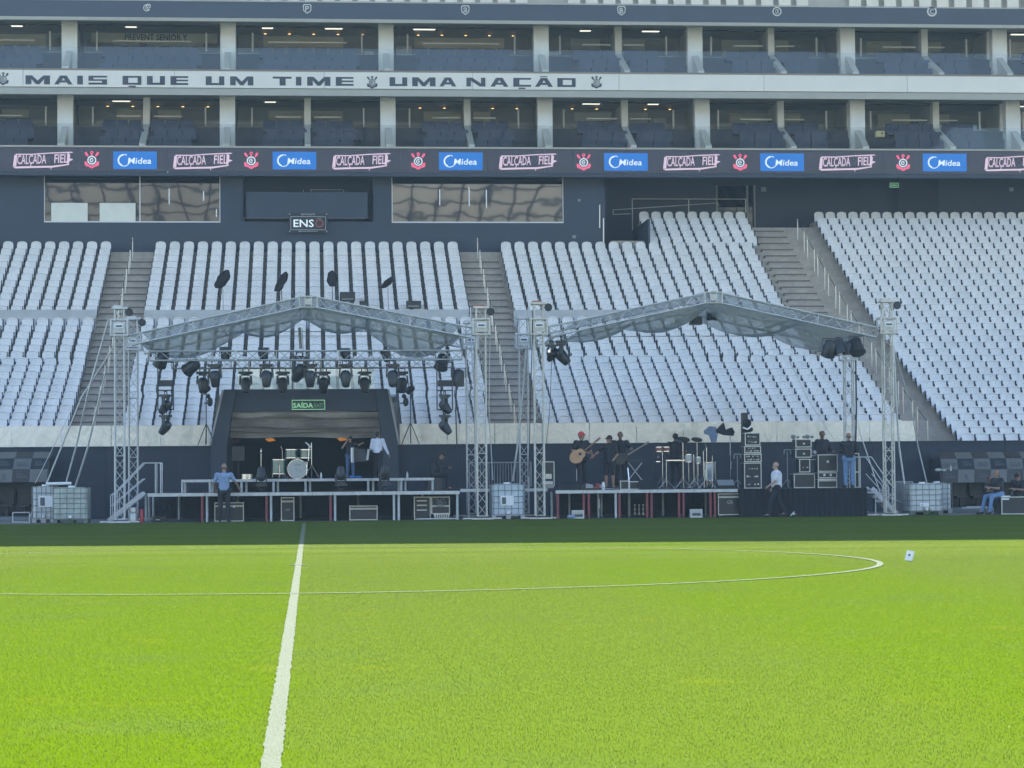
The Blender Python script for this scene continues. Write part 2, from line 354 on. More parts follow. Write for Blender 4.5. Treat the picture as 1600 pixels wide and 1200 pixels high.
# terrace with hole for the tunnel
TX0,TX1=-3.35,2.98
AISLES=[(-8.66,-6.78),(6.56,8.36),(20.4,23.5)]
def steps(mb,x0,x1,r0,r1,mi=0,base=0):
    for r in range(r0,r1+1):
        y0=YR(r)-.5; mb.box(x0,x1,y0,YR(r)+.194 if r<r1 else YR(r)+.6,base if r==r0 else ZF(r)-.6,ZF(r),mi)
mb=MB()
for x0,x1,r1 in((XL,TX0,31),(TX1,15.2,31),(15.2,20.4,36),(20.4,23.5,35),(23.5,XR,36)): steps(mb,x0,x1,0,r1)
steps(mb,TX0,TX1,8,31,base=3.75)
mb.build('terrace',M_conc,gs)
for i,(a,b) in enumerate(AISLES):
    mb=MB(); top=30 if i<2 else 35
    for r in range(0,top):
        h=(ZF(r+1)-ZF(r))/2; xb=b if i<2 else a+1.45
        mb.box(a+.02,xb-.02,YR(r)+.194-.33,YR(r)+.19,ZF(r)-.02,ZF(r)+h)
        mb.box(a+.02,xb-.02,YR(r)+.194-.345,YR(r)+.194-.33,ZF(r)+h-.05,ZF(r)+h+.004,1)
    mb.build('stairway',[mat('stair_concrete',(.37,.32,.27),rough=.85,var=.15,scale=3),mat('stair_nosing',(.14,.13,.125),rough=.8)],gs)
# mid walkway parapet
ys=YR(20)-.56
mb=MB()
for x0,x1 in((XL,-8.7),(-6.74,6.52),(8.4,20.36)):
    mb.box(x0,x1,ys,ys+.06,ZF(18),PZ(484,ys,900 if x0>8 else 400 if x0>-7 else 60))
mb.build('walkway_parapet',M_concl,gs)
# front wall
mb=MB()
for x0,x1 in((XL,TX0-.02),(TX1+.02,XR)):
    mb.box(x0,x1,82.02,82.35,-.02,2.46); mb.box(x0,x1,81.975,82,1.52,1.60)
    xx_=x0
    while xx_<x1-.1: xe=min(xx_+2.42,x1); mb.box(xx_+.008,xe-.008,82,82.02,-.02,1.519); mb.box(xx_+.008,xe-.008,82,82.02,1.601,2.459); xx_+=2.42
    mb.box(x0,x1,81.95,82.38,2.46,2.50)
mb.build('front_wall',M_navy,gs)
# glass balustrade on top, panes
MG_bal=glassmat('reflection_film_glass',(.93,.95,.92),.13,.05,film=(.98,.91,.75),filmfac=.72,wave=.06,wscale=1.2)  # beige film colour stands in for the mirrored sunlit stand opposite
x=PX(-60,82); k=0
ends=[(PX(-60,82),PX(330,82,690)-.05),(PX(622,82,690)+.05,PX(1432,82,690))]
for a,b in ends:
    n=round((b-a)/1.75); w_=(b-a)/n
    for i in range(n):
        MB().box(a+i*w_+.012,a+(i+1)*w_-.012,82.1,82.118,2.505,3.22).build('balustrade_pane',MG_bal,gs)
# ---- tunnel portal
zt=4.45; M_port=mat('portal_slate_panel',(.038,.050,.072),rough=.6,var=.1,scale=.8)
mb=MB()
xa,xb=PX(350,82,607),PX(605,82,607)
mb.box(xa+.25,xb-.25,81.9,82.1,PZ(643,82,470),zt)   # lintel
mb.box(xa,xb,82.1,87.2,zt-.12,zt)
mb.build('tunnel_lintel',M_port,gs)
for s,(tx,bx_) in((-1,(xa,PX(330,82,700))),(1,(xb,PX(622,82,700)))):
    mb=MB(); i_=-s*.42
    mb.prism([(bx_,0),(bx_,2.5),(tx,zt),(tx+i_,zt),(bx_+i_*1.3,2.5),(bx_+i_*1.3,0)],81.8,87.2)
    mb.build('tunnel_buttress',M_port,gs)
    mb=MB(); mb.prism([(bx_+s*.0,2.5),(bx_+s*.07,2.5),(tx+s*.07,zt-.02),(tx,zt-.02)],81.78,81.82); mb.build('buttress_trim',M_grey,gs)
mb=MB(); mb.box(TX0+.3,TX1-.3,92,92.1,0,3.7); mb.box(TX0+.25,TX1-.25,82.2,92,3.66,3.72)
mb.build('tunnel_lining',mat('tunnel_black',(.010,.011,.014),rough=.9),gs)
# retractable awning folds inside the tunnel mouth
mb=MB(); nx=40
prof=[(82.15,643),(82.2,652),(82.55,650),(82.5,667),(82.9,664),(82.85,674),(83.3,671),(83.2,683),(86,681)]
rows=[]
for j,(Y,v) in enumerate(prof):
    row=[]
    for i in range(nx+1):
        t=i/nx; u=357+(604-357)*t; sag=(6+3*math.sin(j*2.1))*math.sin(math.pi*t)*(1 if j in(3,4,5) else .25)
        x,z=pt(u,v+(-sag*.6 if j%2==0 else sag*.35)+math.sin(t*9+j)*1.2,Y); row.append((x,Y+.06*math.sin(t*14+j*2),z))
    rows.append(row)
mb.add([p for r_ in rows for p in r_],[(j*(nx+1)+i,j*(nx+1)+i+1,(j+1)*(nx+1)+i+1,(j+1)*(nx+1)+i) for j in range(len(rows)-1) for i in range(nx)],0,True)
mb.build('awning',mat('awning_grey_fabric',(.50,.47,.45),rough=.8,var=.2,scale=2,stretch=(1,1,6)),gs)
for u0,u1,v0,v1,Y in((583,601,668,674,83.3),(363,374,686,692,87)):
    x0,z1=pt(u0,v0,Y); x1,z0=pt(u1,v1,Y); MB().box(x0,x1,Y-.02,Y,z0,z1).build('red_tag',mat('red_vinyl',(.28,.03,.035),rough=.6),gs)
# glass above the portal
MG_pt=glassmat('portal_glass',(.90,.93,.88),.10,.04,film=(.75,.78,.62),filmfac=.25,wave=.08)  # film tint paints in yellow-green reflections
for i in range(5):
    a=xa+.3+i*(xb-xa-.6)/5; MB().box(a+.02,a+(xb-xa-.6)/5-.02,87.0,87.02,zt,zt+1.0).build('portal_glass_pane',MG_pt,gs)
# ---- concourse wall (left/centre)
CW=104.5
xr=PX(935,CW,300)
zw0,zw1=12.77,14.82
mb=MB(); wins=[(PX(70,CW,300),PX(343,CW,300)),(PX(613,CW,300),PX(879,CW,300))]
mb.box(XL,xr,CW,CW+.3,9,zw0); mb.box(XL,wins[0][0],CW,CW+.3,zw0,15.78); mb.box(wins[0][0],wins[0][1],CW,CW+.3,zw1,15.78); mb.box(wins[1][0],wins[1][1],CW,CW+.3,zw1,15.78)
mb.box(wins[1][1],xr,CW,CW+.3,zw0,15.78); mb.box(wins[0][1],PX(380,CW,300),CW,CW+.3,zw0,15.78); mb.box(PX(583,CW,300),wins[1][0],CW,CW+.3,zw0,15.78)
mb.box(xr,xr+.3,CW+.02,109,9,15.78)
mb.build('concourse_wall',M_navy2,gs)
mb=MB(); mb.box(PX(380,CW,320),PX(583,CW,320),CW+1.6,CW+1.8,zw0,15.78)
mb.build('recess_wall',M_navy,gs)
mb=MB(); mb.box(PX(385,CW,320),PX(574,CW,320),CW-.25,CW+.9,PZ(341,CW-.25,480),PZ(300,CW-.25,480)); mb.build('commentary_booth',M_navy2,gs)
mb=MB(); z=PZ(300,CW-.25,480); 
for u in(474,486,537): mb.tube((PX(u,CW,300),CW-.1,z),(PX(u,CW,300),CW-.1,z+.12),.012)
mb.tube((PX(486,CW),CW-.1,z+.12),(PX(537,CW),CW-.1,z+.12),.012); mb.tube((PX(380,CW),CW-.27,PZ(342,CW,480)),(PX(572,CW),CW-.27,PZ(342,CW,480)),.012); mb.build('booth_rail',M_grey,gs)
MG_w=[glassmat('dark_mirror_window',(.25,.25,.24),.40,.02,wave=.035,wscale=.7),glassmat('tan_mirror_window',(.3,.28,.24),.55,.02,wave=.035,wscale=.6)]
for i,(a,b) in enumerate(wins):
    wo=MB().box(a,b,CW+.08,CW+.10,zw0,zw1).build('window',MG_w[i],gs)
    mb=MB(); mb.box(a-.03,b+.03,CW-.03,CW+.05,zw0-.05,zw0); 
    mb.box(a-.03,a,CW-.01,CW+.05,zw0,zw1); mb.box(b,b+.03,CW-.01,CW+.05,zw0,zw1)
    for u in ((219,) if i==0 else ()): mb.box(PX(u,CW)-.02,PX(u,CW)+.02,CW+.02,CW+.07,zw0,zw1)
    mb.build('frame',M_whitef,wo,origin=org(wo))
    mb=MB()
    for u,va,vb in (((265,296,320),(319,300,315),(339,328,340)) if i==0 else ((689,296,321),(735,292,322),(762,297,326))):
        MB().box(PX(u,CW)-.02,PX(u,CW)+.02,CW-.04,CW-.0,PZ(vb,CW),PZ(va,CW)).build('door_handle',M_steel,wo,origin=org(wo))
for u0,u1 in((80,137),(156,212)):
    MB().box(PX(u0,CW),PX(u1,CW),CW+.02,CW+.06,zw0+.01,PZ(317,CW,120)).build('window_blind',mat('blind_white',(.75,.76,.68),rough=.7,var=.05),gs)
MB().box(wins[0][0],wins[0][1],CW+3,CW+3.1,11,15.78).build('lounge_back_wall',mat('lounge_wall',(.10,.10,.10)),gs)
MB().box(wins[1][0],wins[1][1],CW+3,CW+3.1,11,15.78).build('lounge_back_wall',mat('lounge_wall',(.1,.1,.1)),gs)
# items inside right window
MB().box(PX(741,CW+.5),PX(754,CW+.5),CW+.4,CW+.6,zw0,PZ(334,CW+.5)).build('cardboard_box',mat('cardboard',(.3,.25,.17)),gs)
# ---- right wall at the back
BW=109
mb=MB(); d0,d1=PX(1121,BW,300),PX(1178,BW,300)
mb.box(xr+.3,d0,BW,BW+.3,11,15.78); mb.box(d1,XR,BW,BW+.3,11,15.78); mb.box(d0,d1,BW,BW+.3,15.0,15.78)
mb.build('rear_wall',M_navy2,gs)
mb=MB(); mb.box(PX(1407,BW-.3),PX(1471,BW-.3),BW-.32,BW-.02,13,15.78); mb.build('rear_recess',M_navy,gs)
MB().box(d0-2,d1+2,BW+4,BW+4.1,11,15.78).build('corridor_wall',mat('corridor_grey',(.22,.24,.23),rough=.6),gs)
MB().box(d0,d1,BW+.1,BW+.12,12.7,15.0).build('glass_door',glassmat('door_glass',(.6,.66,.62),.18),gs)
mb=MB()
for u in(1120,1168,1179): MB().box(PX(u,BW-.1,300)-.04,PX(u,BW-.1,300)+.04,BW-.08,BW-.01,12.7,15.0).build('door_frame',mat('frame_grey',(.25,.27,.27)),gs)
mb=MB()
for i in range(5):
    p=P(1123+i*4,289-i*2.3,BW+1+i*.4); MB().box(p.x-.06,p.x+.06,p.y,p.y+.05,p.z-.015,p.z+.015).build('corridor_lamp',MATS.get('cool_tube') or emitmat('cool_tube',(1,1,.95),3),gs)
mb=MB()
for u,v,Y,s_ in((905,313,CW,.06),(897,370,CW,.08),(1193,296,BW,.12),(1580,296,BW,.1)):
    p=P(u,v,Y); MB().box(p.x-s_,p.x+s_,Y-.05,Y-.002,p.z-s_*.9,p.z+s_*.9).build('wall_box',mat('switch_grey',(.22,.25,.27)),gs)
# stub stairs beside upper centre block
mb=MB()
for k in range(6):
    mb.box(13.6,15.1,CW-1.2+k*.3,CW-.9+k*.3,9,ZF(30)+.1+k*.17)
mb.build('upper_stair',M_conc,gs)
mb=MB(); mb.box(15.16,15.26,YR(31)-.4,BW,10,ZF(35)+.1); mb.build('block_side_wall',M_navy2,gs)
# ---- LED ledge, boxes
LY=103.2; BX0,BX1=-19,42
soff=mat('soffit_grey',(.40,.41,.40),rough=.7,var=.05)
mb=MB(); mb.box(BX0,BX1,LY+.3,BW+.5,15.774,15.869); mb.box(BX0,BX1,LY+.25,LY+.4,14.826,15.774); mb.build('concourse_ceiling',M_navy,gs)
mb=MB(); mb.box(BX0,BX1,LY-.06,LY+.3,15.879,15.953); mb.build('lower_ledge_trim',mat('ledge_beige',(.42,.40,.35),rough=.5),gs)
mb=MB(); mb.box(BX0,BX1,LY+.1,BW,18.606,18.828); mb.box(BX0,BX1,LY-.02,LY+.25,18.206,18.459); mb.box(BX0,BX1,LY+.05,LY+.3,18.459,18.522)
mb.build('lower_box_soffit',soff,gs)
mb=MB(); 
xx_=BX0
k=0
while xx_<BX1:
    mb.box(xx_+.006,xx_+6.55,LY-.06,LY+.2,18.528,19.259); xx_+=6.56
mb.build('white_fascia',M_whitef,gs)
mb=MB(); mb.box(BX0,BX1,LY-.08,LY+.3,19.259,19.333); mb.build('upper_ledge_trim',mat('ledge_brown',(.24,.20,.17),rough=.6),gs)
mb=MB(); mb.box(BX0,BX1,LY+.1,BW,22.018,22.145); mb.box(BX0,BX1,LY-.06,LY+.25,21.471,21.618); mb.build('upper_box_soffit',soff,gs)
mb=MB(); mb.box(BX0,BX1,LY-.03,LY+.2,21.618,22.355); mb.build('navy_fascia',mat('navy_fascia_paint',(.048,.070,.120),rough=.5,var=.06,scale=.5),gs)
mb=MB(); mb.box(BX0,BX1,LY-.05,LY+3,22.355,22.419); mb.build('upper_tier_ledge',M_concl,gs)
# piers
PU=[(-150,109,356.5,603,845,1085,1323,1560),(-145,102.5,355.5,606,851,1096.5,1338.5,1581)]
NU=[(965,1203,1442),(-20,229.5,480.5,729.5,975,1218,1460)]
lev=[(19.333,22.018,65,'upper'),(15.953,18.606,185,'lower')]
MG_b=glassmat('box_front_glass',(.80,.84,.82),.10,.02,wave=.04,wscale=.5)
MG_r=glassmat('box_rail_glass',(.90,.92,.92),.022,.02)
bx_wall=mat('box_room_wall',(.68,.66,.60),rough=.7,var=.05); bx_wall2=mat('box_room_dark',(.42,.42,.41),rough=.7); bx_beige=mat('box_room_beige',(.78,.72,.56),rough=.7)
amber=emitmat('amber_downlight',(1,.55,.2),3)
rowv=[((102,89,76.6)),((215.5,203,190.5))]
BSEATS=[]
for li,(z0,z1,vm,nm) in enumerate(lev):
    xs=[PX(u,105.2,vm) for u in PU[li]]; ns=[PX(u,106.6,vm) for u in NU[li]]
    for x in xs:
        MB().box(x-.34,x+.34,105,105.5,z0,z1-.002).build('pier',M_white,gs)
    for x in ns: MB().box(x-.15,x+.15,106.3,106.8,z0,z1-.002).build('slim_pier',M_white,gs)
    # raked parapets between boxes
    for x,w_ in [(x,.14) for x in xs]+[(x,.13) for x in ns]:
        ye=104.99 if w_>.135 else 106.29; mb=MB(); mb.prism([(103.45,z0),(103.45,z0+.15),(ye,z0+(1.12 if w_>.135 else 1.40)),(ye,z0)],x-w_,x+w_,plane='yz'); mb.build('raked_parapet',M_white,gs)
        mb=MB(); mb.box(x-.07,x+.07,106.81,109.1,z0,z1-.01); mb.build('party_wall',M_white,gs)
    rz=[PZ(v,104.3+.9*k,800) for k,v in enumerate(rowv[li])]
    # risers
    mb=MB()
    for k in range(3): mb.box(BX0,BX1,104.4+.9*k,104.5+.9*k+.8,z0,rz[k]-.30-(.14 if k==0 else 0))
    mb.build('box_riser',M_navy,gs)
    # rear glazing, rail and handles
    edges=sorted(xs+[PX(1740,105.2,vm)])
    for a,b in zip(edges,edges[1:]):
        gl=MB().box(a+.08,b-.08,107,107,z0+.9,z1-.06).build('box_glazing',MG_b,gs)
        mb=MB(); mb.box(a+.08,b-.08,106.9,107,z1-.06,z1-.004); mb.box(a+.34,a+.39,106.9,107,z0+.9,z1-.06); mb.build('frame',M_navy,gl,origin=org(gl))
        mids=[x for x in ns if a<x<b]
        mb=MB(); zl=PZ(184 if li else 68,106.8,700)
        segs=[(a+2.1,mids[0]-.3),(mids[0]+.3,b-2.1)] if mids else [(a+1.75,b-1.75)]
        for c,d in segs: MB().box(c,d,106.8,106.9,zl-.03,zl+.03).build('counter_rail',M_white,gl,origin=org(gl))
        for x in (a+1.05,b-1.05): MB().box(x-.035,x+.035,106.8,106.9,zl-.45,zl+.42).build('door_handle',M_white,gl,origin=org(gl))
        # room
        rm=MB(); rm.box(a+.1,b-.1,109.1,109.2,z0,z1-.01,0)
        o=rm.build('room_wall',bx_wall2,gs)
        mb=MB()
        for c,d in segs: mb.box(c+random.uniform(-.5,.2),d+random.uniform(-.3,.5),109.04,109.09,z0+random.uniform(1.85,2.1),z0+2.50+(.1 if li==0 else 0))
        mb.build('wall_panel',random.choice([bx_beige,bx_wall,bx_beige]),o,origin=org(o))
        if (li,edges.index(a)) in ((0,2),(0,3),(1,1),(1,4),(1,3)):
            mb=MB()
            for k in range(5):
                mb.lathe((a+1.6+k*(b-a-2.6)/4,108.2,z1-.14),[(.06,0),(.06,.02)],8)
            mb.build('ceiling_lamp',amber,gs)
        for q_ in range(random.choice((0,1,1,2))):
            xq=a+(b-a)*(.3+.4*q_)+random.uniform(-.5,.5); wq=random.choice((.25,.4,.5)); MB().box(xq-wq,xq+wq,107.3,107.5,z1-.035,z1-.012).build('added_room_fill',MATS.get('room_fill_glow') or emitmat('room_fill_glow',(1,.93,.8),(1.6)),gs)  # glowing panels added to brighten the dim box rooms
        for q_ in range(random.choice((0,1,2))):
            xq=random.uniform(a+.9,b-.9); hq=random.uniform(.5,1.1); MB().box(xq-random.uniform(.1,.5),xq+random.uniform(.1,.5),108.3,108.7,z0,z0+1.55+hq*.6).build('room_cabinet',random.choice([M_navy,bx_wall,M_concl,mat('cabinet_wood',(.20,.12,.07))]),gs)
        # seats
        s2=[(a+1.55,mids[0]-.2),(mids[0]+.2,b-1.55)] if mids else [(a+1.35,b-1.35)]
        for c,d in s2:
            n=int((d-c)/.56)
            for k in range(3):
                for i in range(n): BSEATS.append((c+(i+.5)*(d-c)/n+( -.25 if mids and c<mids[0] else .25 if mids else 0)*0+(.18 if k==1 else 0),104.3+.9*k,rz[k],(d-c)/n,nm,k))
    # front glass rail panes
    n=20; wd=(BX1-BX0)/n
    for i in range(n): MB().box(BX0+i*wd+.01,BX0+(i+1)*wd-.01,LY+.12,LY+.13,z0,z0+1.0).build('rail_pane',MG_r,gs)
# upper tier mass and roof
mb=MB(); mb.box(XL-6,XR+6,104.0,BW+20,22.14,26); mb.box(XL-6,XR+6,113,130,0,21.8); mb.build('rear_structure',M_concl,gs)
ya,yb=76.0,0
RZ=34.0; sy=RZ/math.tan(R(SUN_EL))*math.cos(R(SUN_AZ)); sxo=RZ/math.tan(R(SUN_EL))*math.sin(R(SUN_AZ))
mb=MB(); a0=50.76+sy; b0=48.16+sy; sl=(b0-a0)/(14.92+6.6)
xL,xR_=-90,110
mb.prism([(xL,a0+sl*(xL-sxo+6.6)),(xR_,a0+sl*(xR_-sxo+6.6)),(xR_,150),(xL,150)],RZ-.01,RZ+2,plane='xy')
mb.build('roof',M_white,gs)
# opposite roof, seen only mirrored in the lounge windows
orf=thing('opposite_roof','ribbed membrane roof of the facing stand mirrored in the lounge windows','roof',(0,-70,0))
mb=MB(); mb.prism([(-38,40),(-38,40.03),(-150,18.03),(-150,18)],-60,70,plane='yz'); mm=mat('roof_membrane',(.55,.545,.51),rough=.8,var=.12,scale=.12); n_=mm.node_tree
tl=n_.nodes.new('ShaderNodeBsdfTranslucent'); tl.inputs[0].default_value=(.46,.445,.39,1); ad=n_.nodes.new('ShaderNodeMixShader'); ad.inputs[0].default_value=.6; n_.links.new(n_.nodes['Principled BSDF'].outputs[0],ad.inputs[1]); n_.links.new(tl.outputs[0],ad.inputs[2]); n_.links.new(ad.outputs[0],n_.nodes['Material Output'].inputs[0])
mb.build('membrane',mm,orf); MB().box(-60,70,-150.5,-150,0,18.1).build('back_wall',M_concl,orf)
mb=MB()
rz_=lambda y:18+22*(y+150)/112
for i in range(44): x=-60+3*i; mb.prism([(-38,rz_(-38)-.01),(-38,rz_(-38)-.2),(-150,17.8),(-150,17.99)],x-.15,x+.15,plane='yz')
for i in range(22): y=-148+5*i; mb.prism([(y-.25,rz_(y-.25)-.21),(y+.25,rz_(y+.25)-.21),(y+.25,rz_(y+.25)-.32),(y-.25,rz_(y-.25)-.32)],-60,70,plane='yz')
mb.build('truss_rib',M_navy,orf)

# facing stand, seen only as a reflection in the glass
os_=thing('opposite_stand','white seated stand facing the pitch, mirrored faintly in the balustrade glass','grandstand',(0,-30,0))
mb=MB()
for r in range(34): mb.box(-60,70,-24-.8*r-.8,-24-.8*r,0,1.6+.42*r)
mb.build('terrace',M_conc,os_)
mb=MB()
for r in range(34):
    for q in range(13): mb.box(-59.5+q*10,-51+q*10,-24-.8*r-.5,-24-.8*r-.42,1.6+.42*r,2.4+.42*r)
mb.build('seat_rows',M_seat,os_)
# ================================================================ SEATS
def seat_back(mb,x,y,z,w=.462,mi=0,mt=0,L=1):
    """back shell curved in plan, rounded top; x centre, y back plane, z top"""
    h=.56; n=4 if L else 2; ts=(0,.3,.6,.84,.90,.93,1) if L else (0,.6,.90,.93,1); vs=[]; m=len(ts)-1
    for j,t in enumerate(ts):
        zz=z-h+h*t
        hw=w/2*(1 if t<.7 else math.sqrt(max(0,1-((t-.7)/.3)**2*.38)))*(.93+.07*t)
        for i in range(n+1):
            s=-1+2*i/n; lip=.05*(1-.5*s*s) if t>=.93 else 0
            vs.append((x+s*hw,y-.10*(1-t)+.05*(1-s*s)-lip,zz-(.045*s*s if t>.8 else 0)))
    fs=[(j*(n+1)+i,j*(n+1)+i+1,(j+1)*(n+1)+i+1,(j+1)*(n+1)+i) for j in range(m) for i in range(n)]
    mb.add(vs,fs,mi,False)
    # rim thickness
    o=[(a,b+.06,c) for a,b,c in vs[-(n+1):]]
    k=len(vs)-(n+1); mb.add(vs[-(n+1):]+o,[(i,i+1,n+2+i,n+1+i) for i in range(n)],mi,True)
    if L: mb.box(x-.012,x+.012,y-.075,y-.06,z-.17,z-.155,mt)
def seat_pan(mb,x,y,z,w=.46,mi=0):
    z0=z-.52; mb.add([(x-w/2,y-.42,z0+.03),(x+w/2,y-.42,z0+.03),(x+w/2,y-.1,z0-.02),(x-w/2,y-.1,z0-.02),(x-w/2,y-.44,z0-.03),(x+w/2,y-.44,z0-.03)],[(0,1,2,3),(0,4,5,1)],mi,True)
def seat_br(mb,x,y,z,mi=0): mb.box(x+.245,x+.262,y-.10,y+.06,z-.42,z-.06,mi);  mb.box(x-.03,x+.03,y-.2,y+.1,z-.78,z-.55,mi); mb.box(x-.26,x-.235,y-.05,y+.06,z-.40,z-.18,mi)
def xat(r,left): return 0
seats=[]  # (x,y,z,block,row,col)
def fill(x0,x1,pitch,r,name,anchor=None,nfix=None):
    n=nfix or int((x1-x0+.06)/pitch)
    if anchor=='r': xs=[x1-pitch*(i+.5) for i in range(n)]
    elif anchor=='l': xs=[x0+pitch*(i+.5) for i in range(n)]
    else: xs=[x0+(x1-x0)*(i+.5)/n for i in range(n)]
    for i,x in enumerate(xs):
        if XL+7<x<38: seats.append((x,YR(r),ZT(r),name,r,i+1))
tunnel_x=(PX(347,82,607)-.12,PX(608,82,607)+.12)
for r in range(0,31):
    if r==19: continue
    low=r<13; p=.54 if low else .605
    fill(-20,-8.61,p,r,'left',anchor='r')
    if r<8:
        e=.42 if r==0 else .0
        fill(-6.72,tunnel_x[0]-(.35 if r<5 else 0),p,r,'tunnel left',anchor='l'); fill(tunnel_x[1]+(.3 if r<5 else 0),6.50,p,r,'tunnel right',anchor='r')
    else: fill(-6.83,6.65,p,r,'middle',nfix=22 if not low else 24)
    xr2=(21.75-.11*r if r<13 else 20.36)
    if r<=30: fill(8.42,xr2,p,r,'right-hand',anchor='l',nfix=24 if low else None) if not low else fill(8.42,21.7,p,r,'right-hand',nfix=24)
for r in range(31,36): fill(15.16,20.25,.57,r,'right-hand',nfix=9)
for r in range(0,36): fill(23.40,40,.54,r,'far right',anchor='l')
# nearest first: individual seats, the rest as one
def fr(s): return pj(s)
def inframe(x,y,z):
    d=Vector((x,y,z-CH)); w_=d.dot(cf); u=800+FPX*d.dot(cr)/w_; v=600-FPX*d.dot(cu)/w_
    return -8<u<1608 and -8<v<1208
vis=[s for s in seats if inframe(*s[:3])]
vis.sort(key=lambda s:(s[4],s[0])); ind=set(); 
front=[s for s in vis if s[4]>=0][:300]; fs=set(id(s) for s in front)
mb=MB(); seat_back(mb,0,0,0); me_back=mb.mesh('backrest',[M_seat,M_bracket])
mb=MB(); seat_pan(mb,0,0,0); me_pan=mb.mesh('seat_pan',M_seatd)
mb=MB(); seat_br(mb,0,0,0); me_br=mb.mesh('bracket',M_bracket)
ORD=['bottom','second','third','fourth','fifth','sixth','seventh','eighth','ninth','tenth','eleventh','twelfth']
cnt={}
for s in front:
    x,y,z,b,r,i=s; cnt[(b,r)]=cnt.get((b,r),0)+1; k=cnt[(b,r)]
    bn={'left':'left block','tunnel left':'strip left of tunnel','tunnel right':'strip right of tunnel','middle':'middle block','right-hand':'block behind right stage','far right':'far right block'}[b]
    t=thing('stadium_chair',f'white seat, {ORD[r]} row, {bn}, {nth(k)} from the left','seat',(x,y,z),'white seats in the front rows of the stand')
    t.rotation_euler.z=random.gauss(0,.012)
    for nm,me in(('backrest',me_back),('seat_pan',me_pan),('bracket',me_br)):
        o=bpy.data.objects.new(nm,me); COL.objects.link(o); o.parent=t
mb=MB()
for s in seats:
    if id(s) in fs: continue
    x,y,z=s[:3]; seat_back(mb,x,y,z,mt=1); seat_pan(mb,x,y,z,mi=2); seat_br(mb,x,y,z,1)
# last few of the upper tier peeping over the navy fascia
for i in range(60):
    x=PX(20+i*27.4,103.8,2)
    if i in(11,12,30,31,46,47): continue
    mb.box(x-.27,x+.27,103.7,103.8,22.429,22.987)
o=mb.build('seat_rows',[M_seat,M_bracket,M_seatd],flip=False); tag(o,'rows of white plastic seats filling the higher part of the stand','seats',kind='stuff')
# box seats
def bseat(mb,x,y,z,w):
    mb.prism([(x-w/2+.02,z-.55),(x-w/2+.015,z-.06),(x-w/2+.07,z),(x+w/2-.07,z),(x+w/2-.015,z-.06),(x+w/2-.02,z-.55)],y,y+.07); mb.box(x-w/2+.05,x+w/2-.05,y-.02,y-.001,z-.10,z-.03)
    mb.box(x-w/2+.02,x+w/2-.02,y-.42,y-.0,z-.56,z-.46)
bs=[b for b in BSEATS if inframe(b[0],b[1],b[2])]
bs.sort(key=lambda b:(b[4]=='upper',b[5],b[0]))
cache={}; c2={}; rest=MB()
for q,b in enumerate(bs):
    x,y,z,w_,nm,k=b
    if q<300:
        key=round(w_,3)
        if key not in cache:
            mb=MB(); bseat(mb,0,0,0,w_); cache[key]=mb.mesh('stadium_box_chair',M_bseat)
        c2[(nm,k)]=c2.get((nm,k),0)+1
        o=bpy.data.objects.new('stadium_box_chair',cache[key]); COL.objects.link(o); o.location=(x,y,z)
        tag(o,f'navy box seat on the {nm} balcony, {("front","middle","back")[k]} row, {nth(c2[(nm,k)])} seat from the left','box seat','navy seats in the hospitality boxes')
    else: bseat(rest,x,y,z,w_)
if rest.v: tag(rest.build('box_seat_rows',M_bseat),'remaining navy seats of the hospitality boxes','box seats',kind='stuff')
# ================================================================ LETTERING ON THE WHITE FASCIA
M_ink=mat('navy_lettering',(.045,.055,.085),rough=.5)
def rc(*a): return [[(x0,y0),(x1,y0),(x1,y1),(x0,y1)] for x0,y0,x1,y1 in a]
GL={'M':[[(0,0),(0,1),(.27,1),(.5,.42),(.73,1),(1,1),(1,0),(.76,0),(.76,.6),(.57,0),(.43,0),(.24,.6),(.24,0)]],
'A':[[(0,0),(.32,1),(.5,1),(.5,.75),(.4,.45),(.5,.45),(.5,.22),(.31,.22),(.25,0)],[(1,0),(.68,1),(.5,1),(.5,.75),(.6,.45),(.5,.45),(.5,.22),(.69,.22),(.75,0)]],
'I':rc((0,0,1,1)),'S':rc((0,.8,1,1),(0,.6,.27,.8),(0,.42,1,.6),(.73,.22,1,.42),(0,0,1,.22)),
'O':rc((0,0,.3,1),(.8,0,1,1),(.3,.8,.8,1),(.3,0,.8,.22)),'Q':rc((0,0,.3,1),(.8,0,1,1),(.3,.8,.8,1),(.3,0,.8,.22),(.32,-.26,.7,-.1)),
'U':rc((0,0,.32,1),(.72,0,1,1),(.32,0,.72,.24)),'E':rc((0,0,.34,1),(.34,.8,1,1),(.34,.42,1,.6),(.34,0,1,.22)),
'T':rc((0,.78,1,1),(.36,0,.68,.78)),'N':[[(0,0),(0,1),(.3,1),(.77,.34),(.77,1),(1,1),(1,0),(.7,0),(.23,.66),(.23,0)]],
'C':rc((0,0,.34,1),(.34,.8,1,1),(.34,0,1,.22),(.3,-.26,.68,-.1))}
FY=LY-.06
wf=thing('fascia_lettering','dark block letters MAIS QUE UM TIME UMA NAÇÃO on the white fascia','lettering',(0,FY,18.5))
def vline(u): return 125.0+(u-100)*(129-125)/780
def letter(ch,u0,u1,tilde=False):
    vc=vline((u0+u1)/2); x0,zb=pt(u0,vc+6.8,FY); x1,zt_=pt(u1,vc-6.8,FY); mb=MB()
    for p in GL[ch]: mb.prism([(x0+(x1-x0)*a,zb+(zt_-zb)*b) for a,b in p],FY-.02,FY-.002)
    if tilde: mb.box(x0+(x1-x0)*.27,x0+(x1-x0)*.7,FY-.02,FY-.002,zb+(zt_-zb)*1.1,zb+(zt_-zb)*1.2)
    mb.build('letter_'+{'M':'m','A':'a'}.get(ch,ch.lower()),M_ink,wf)
z1=lambda a:a/3.81
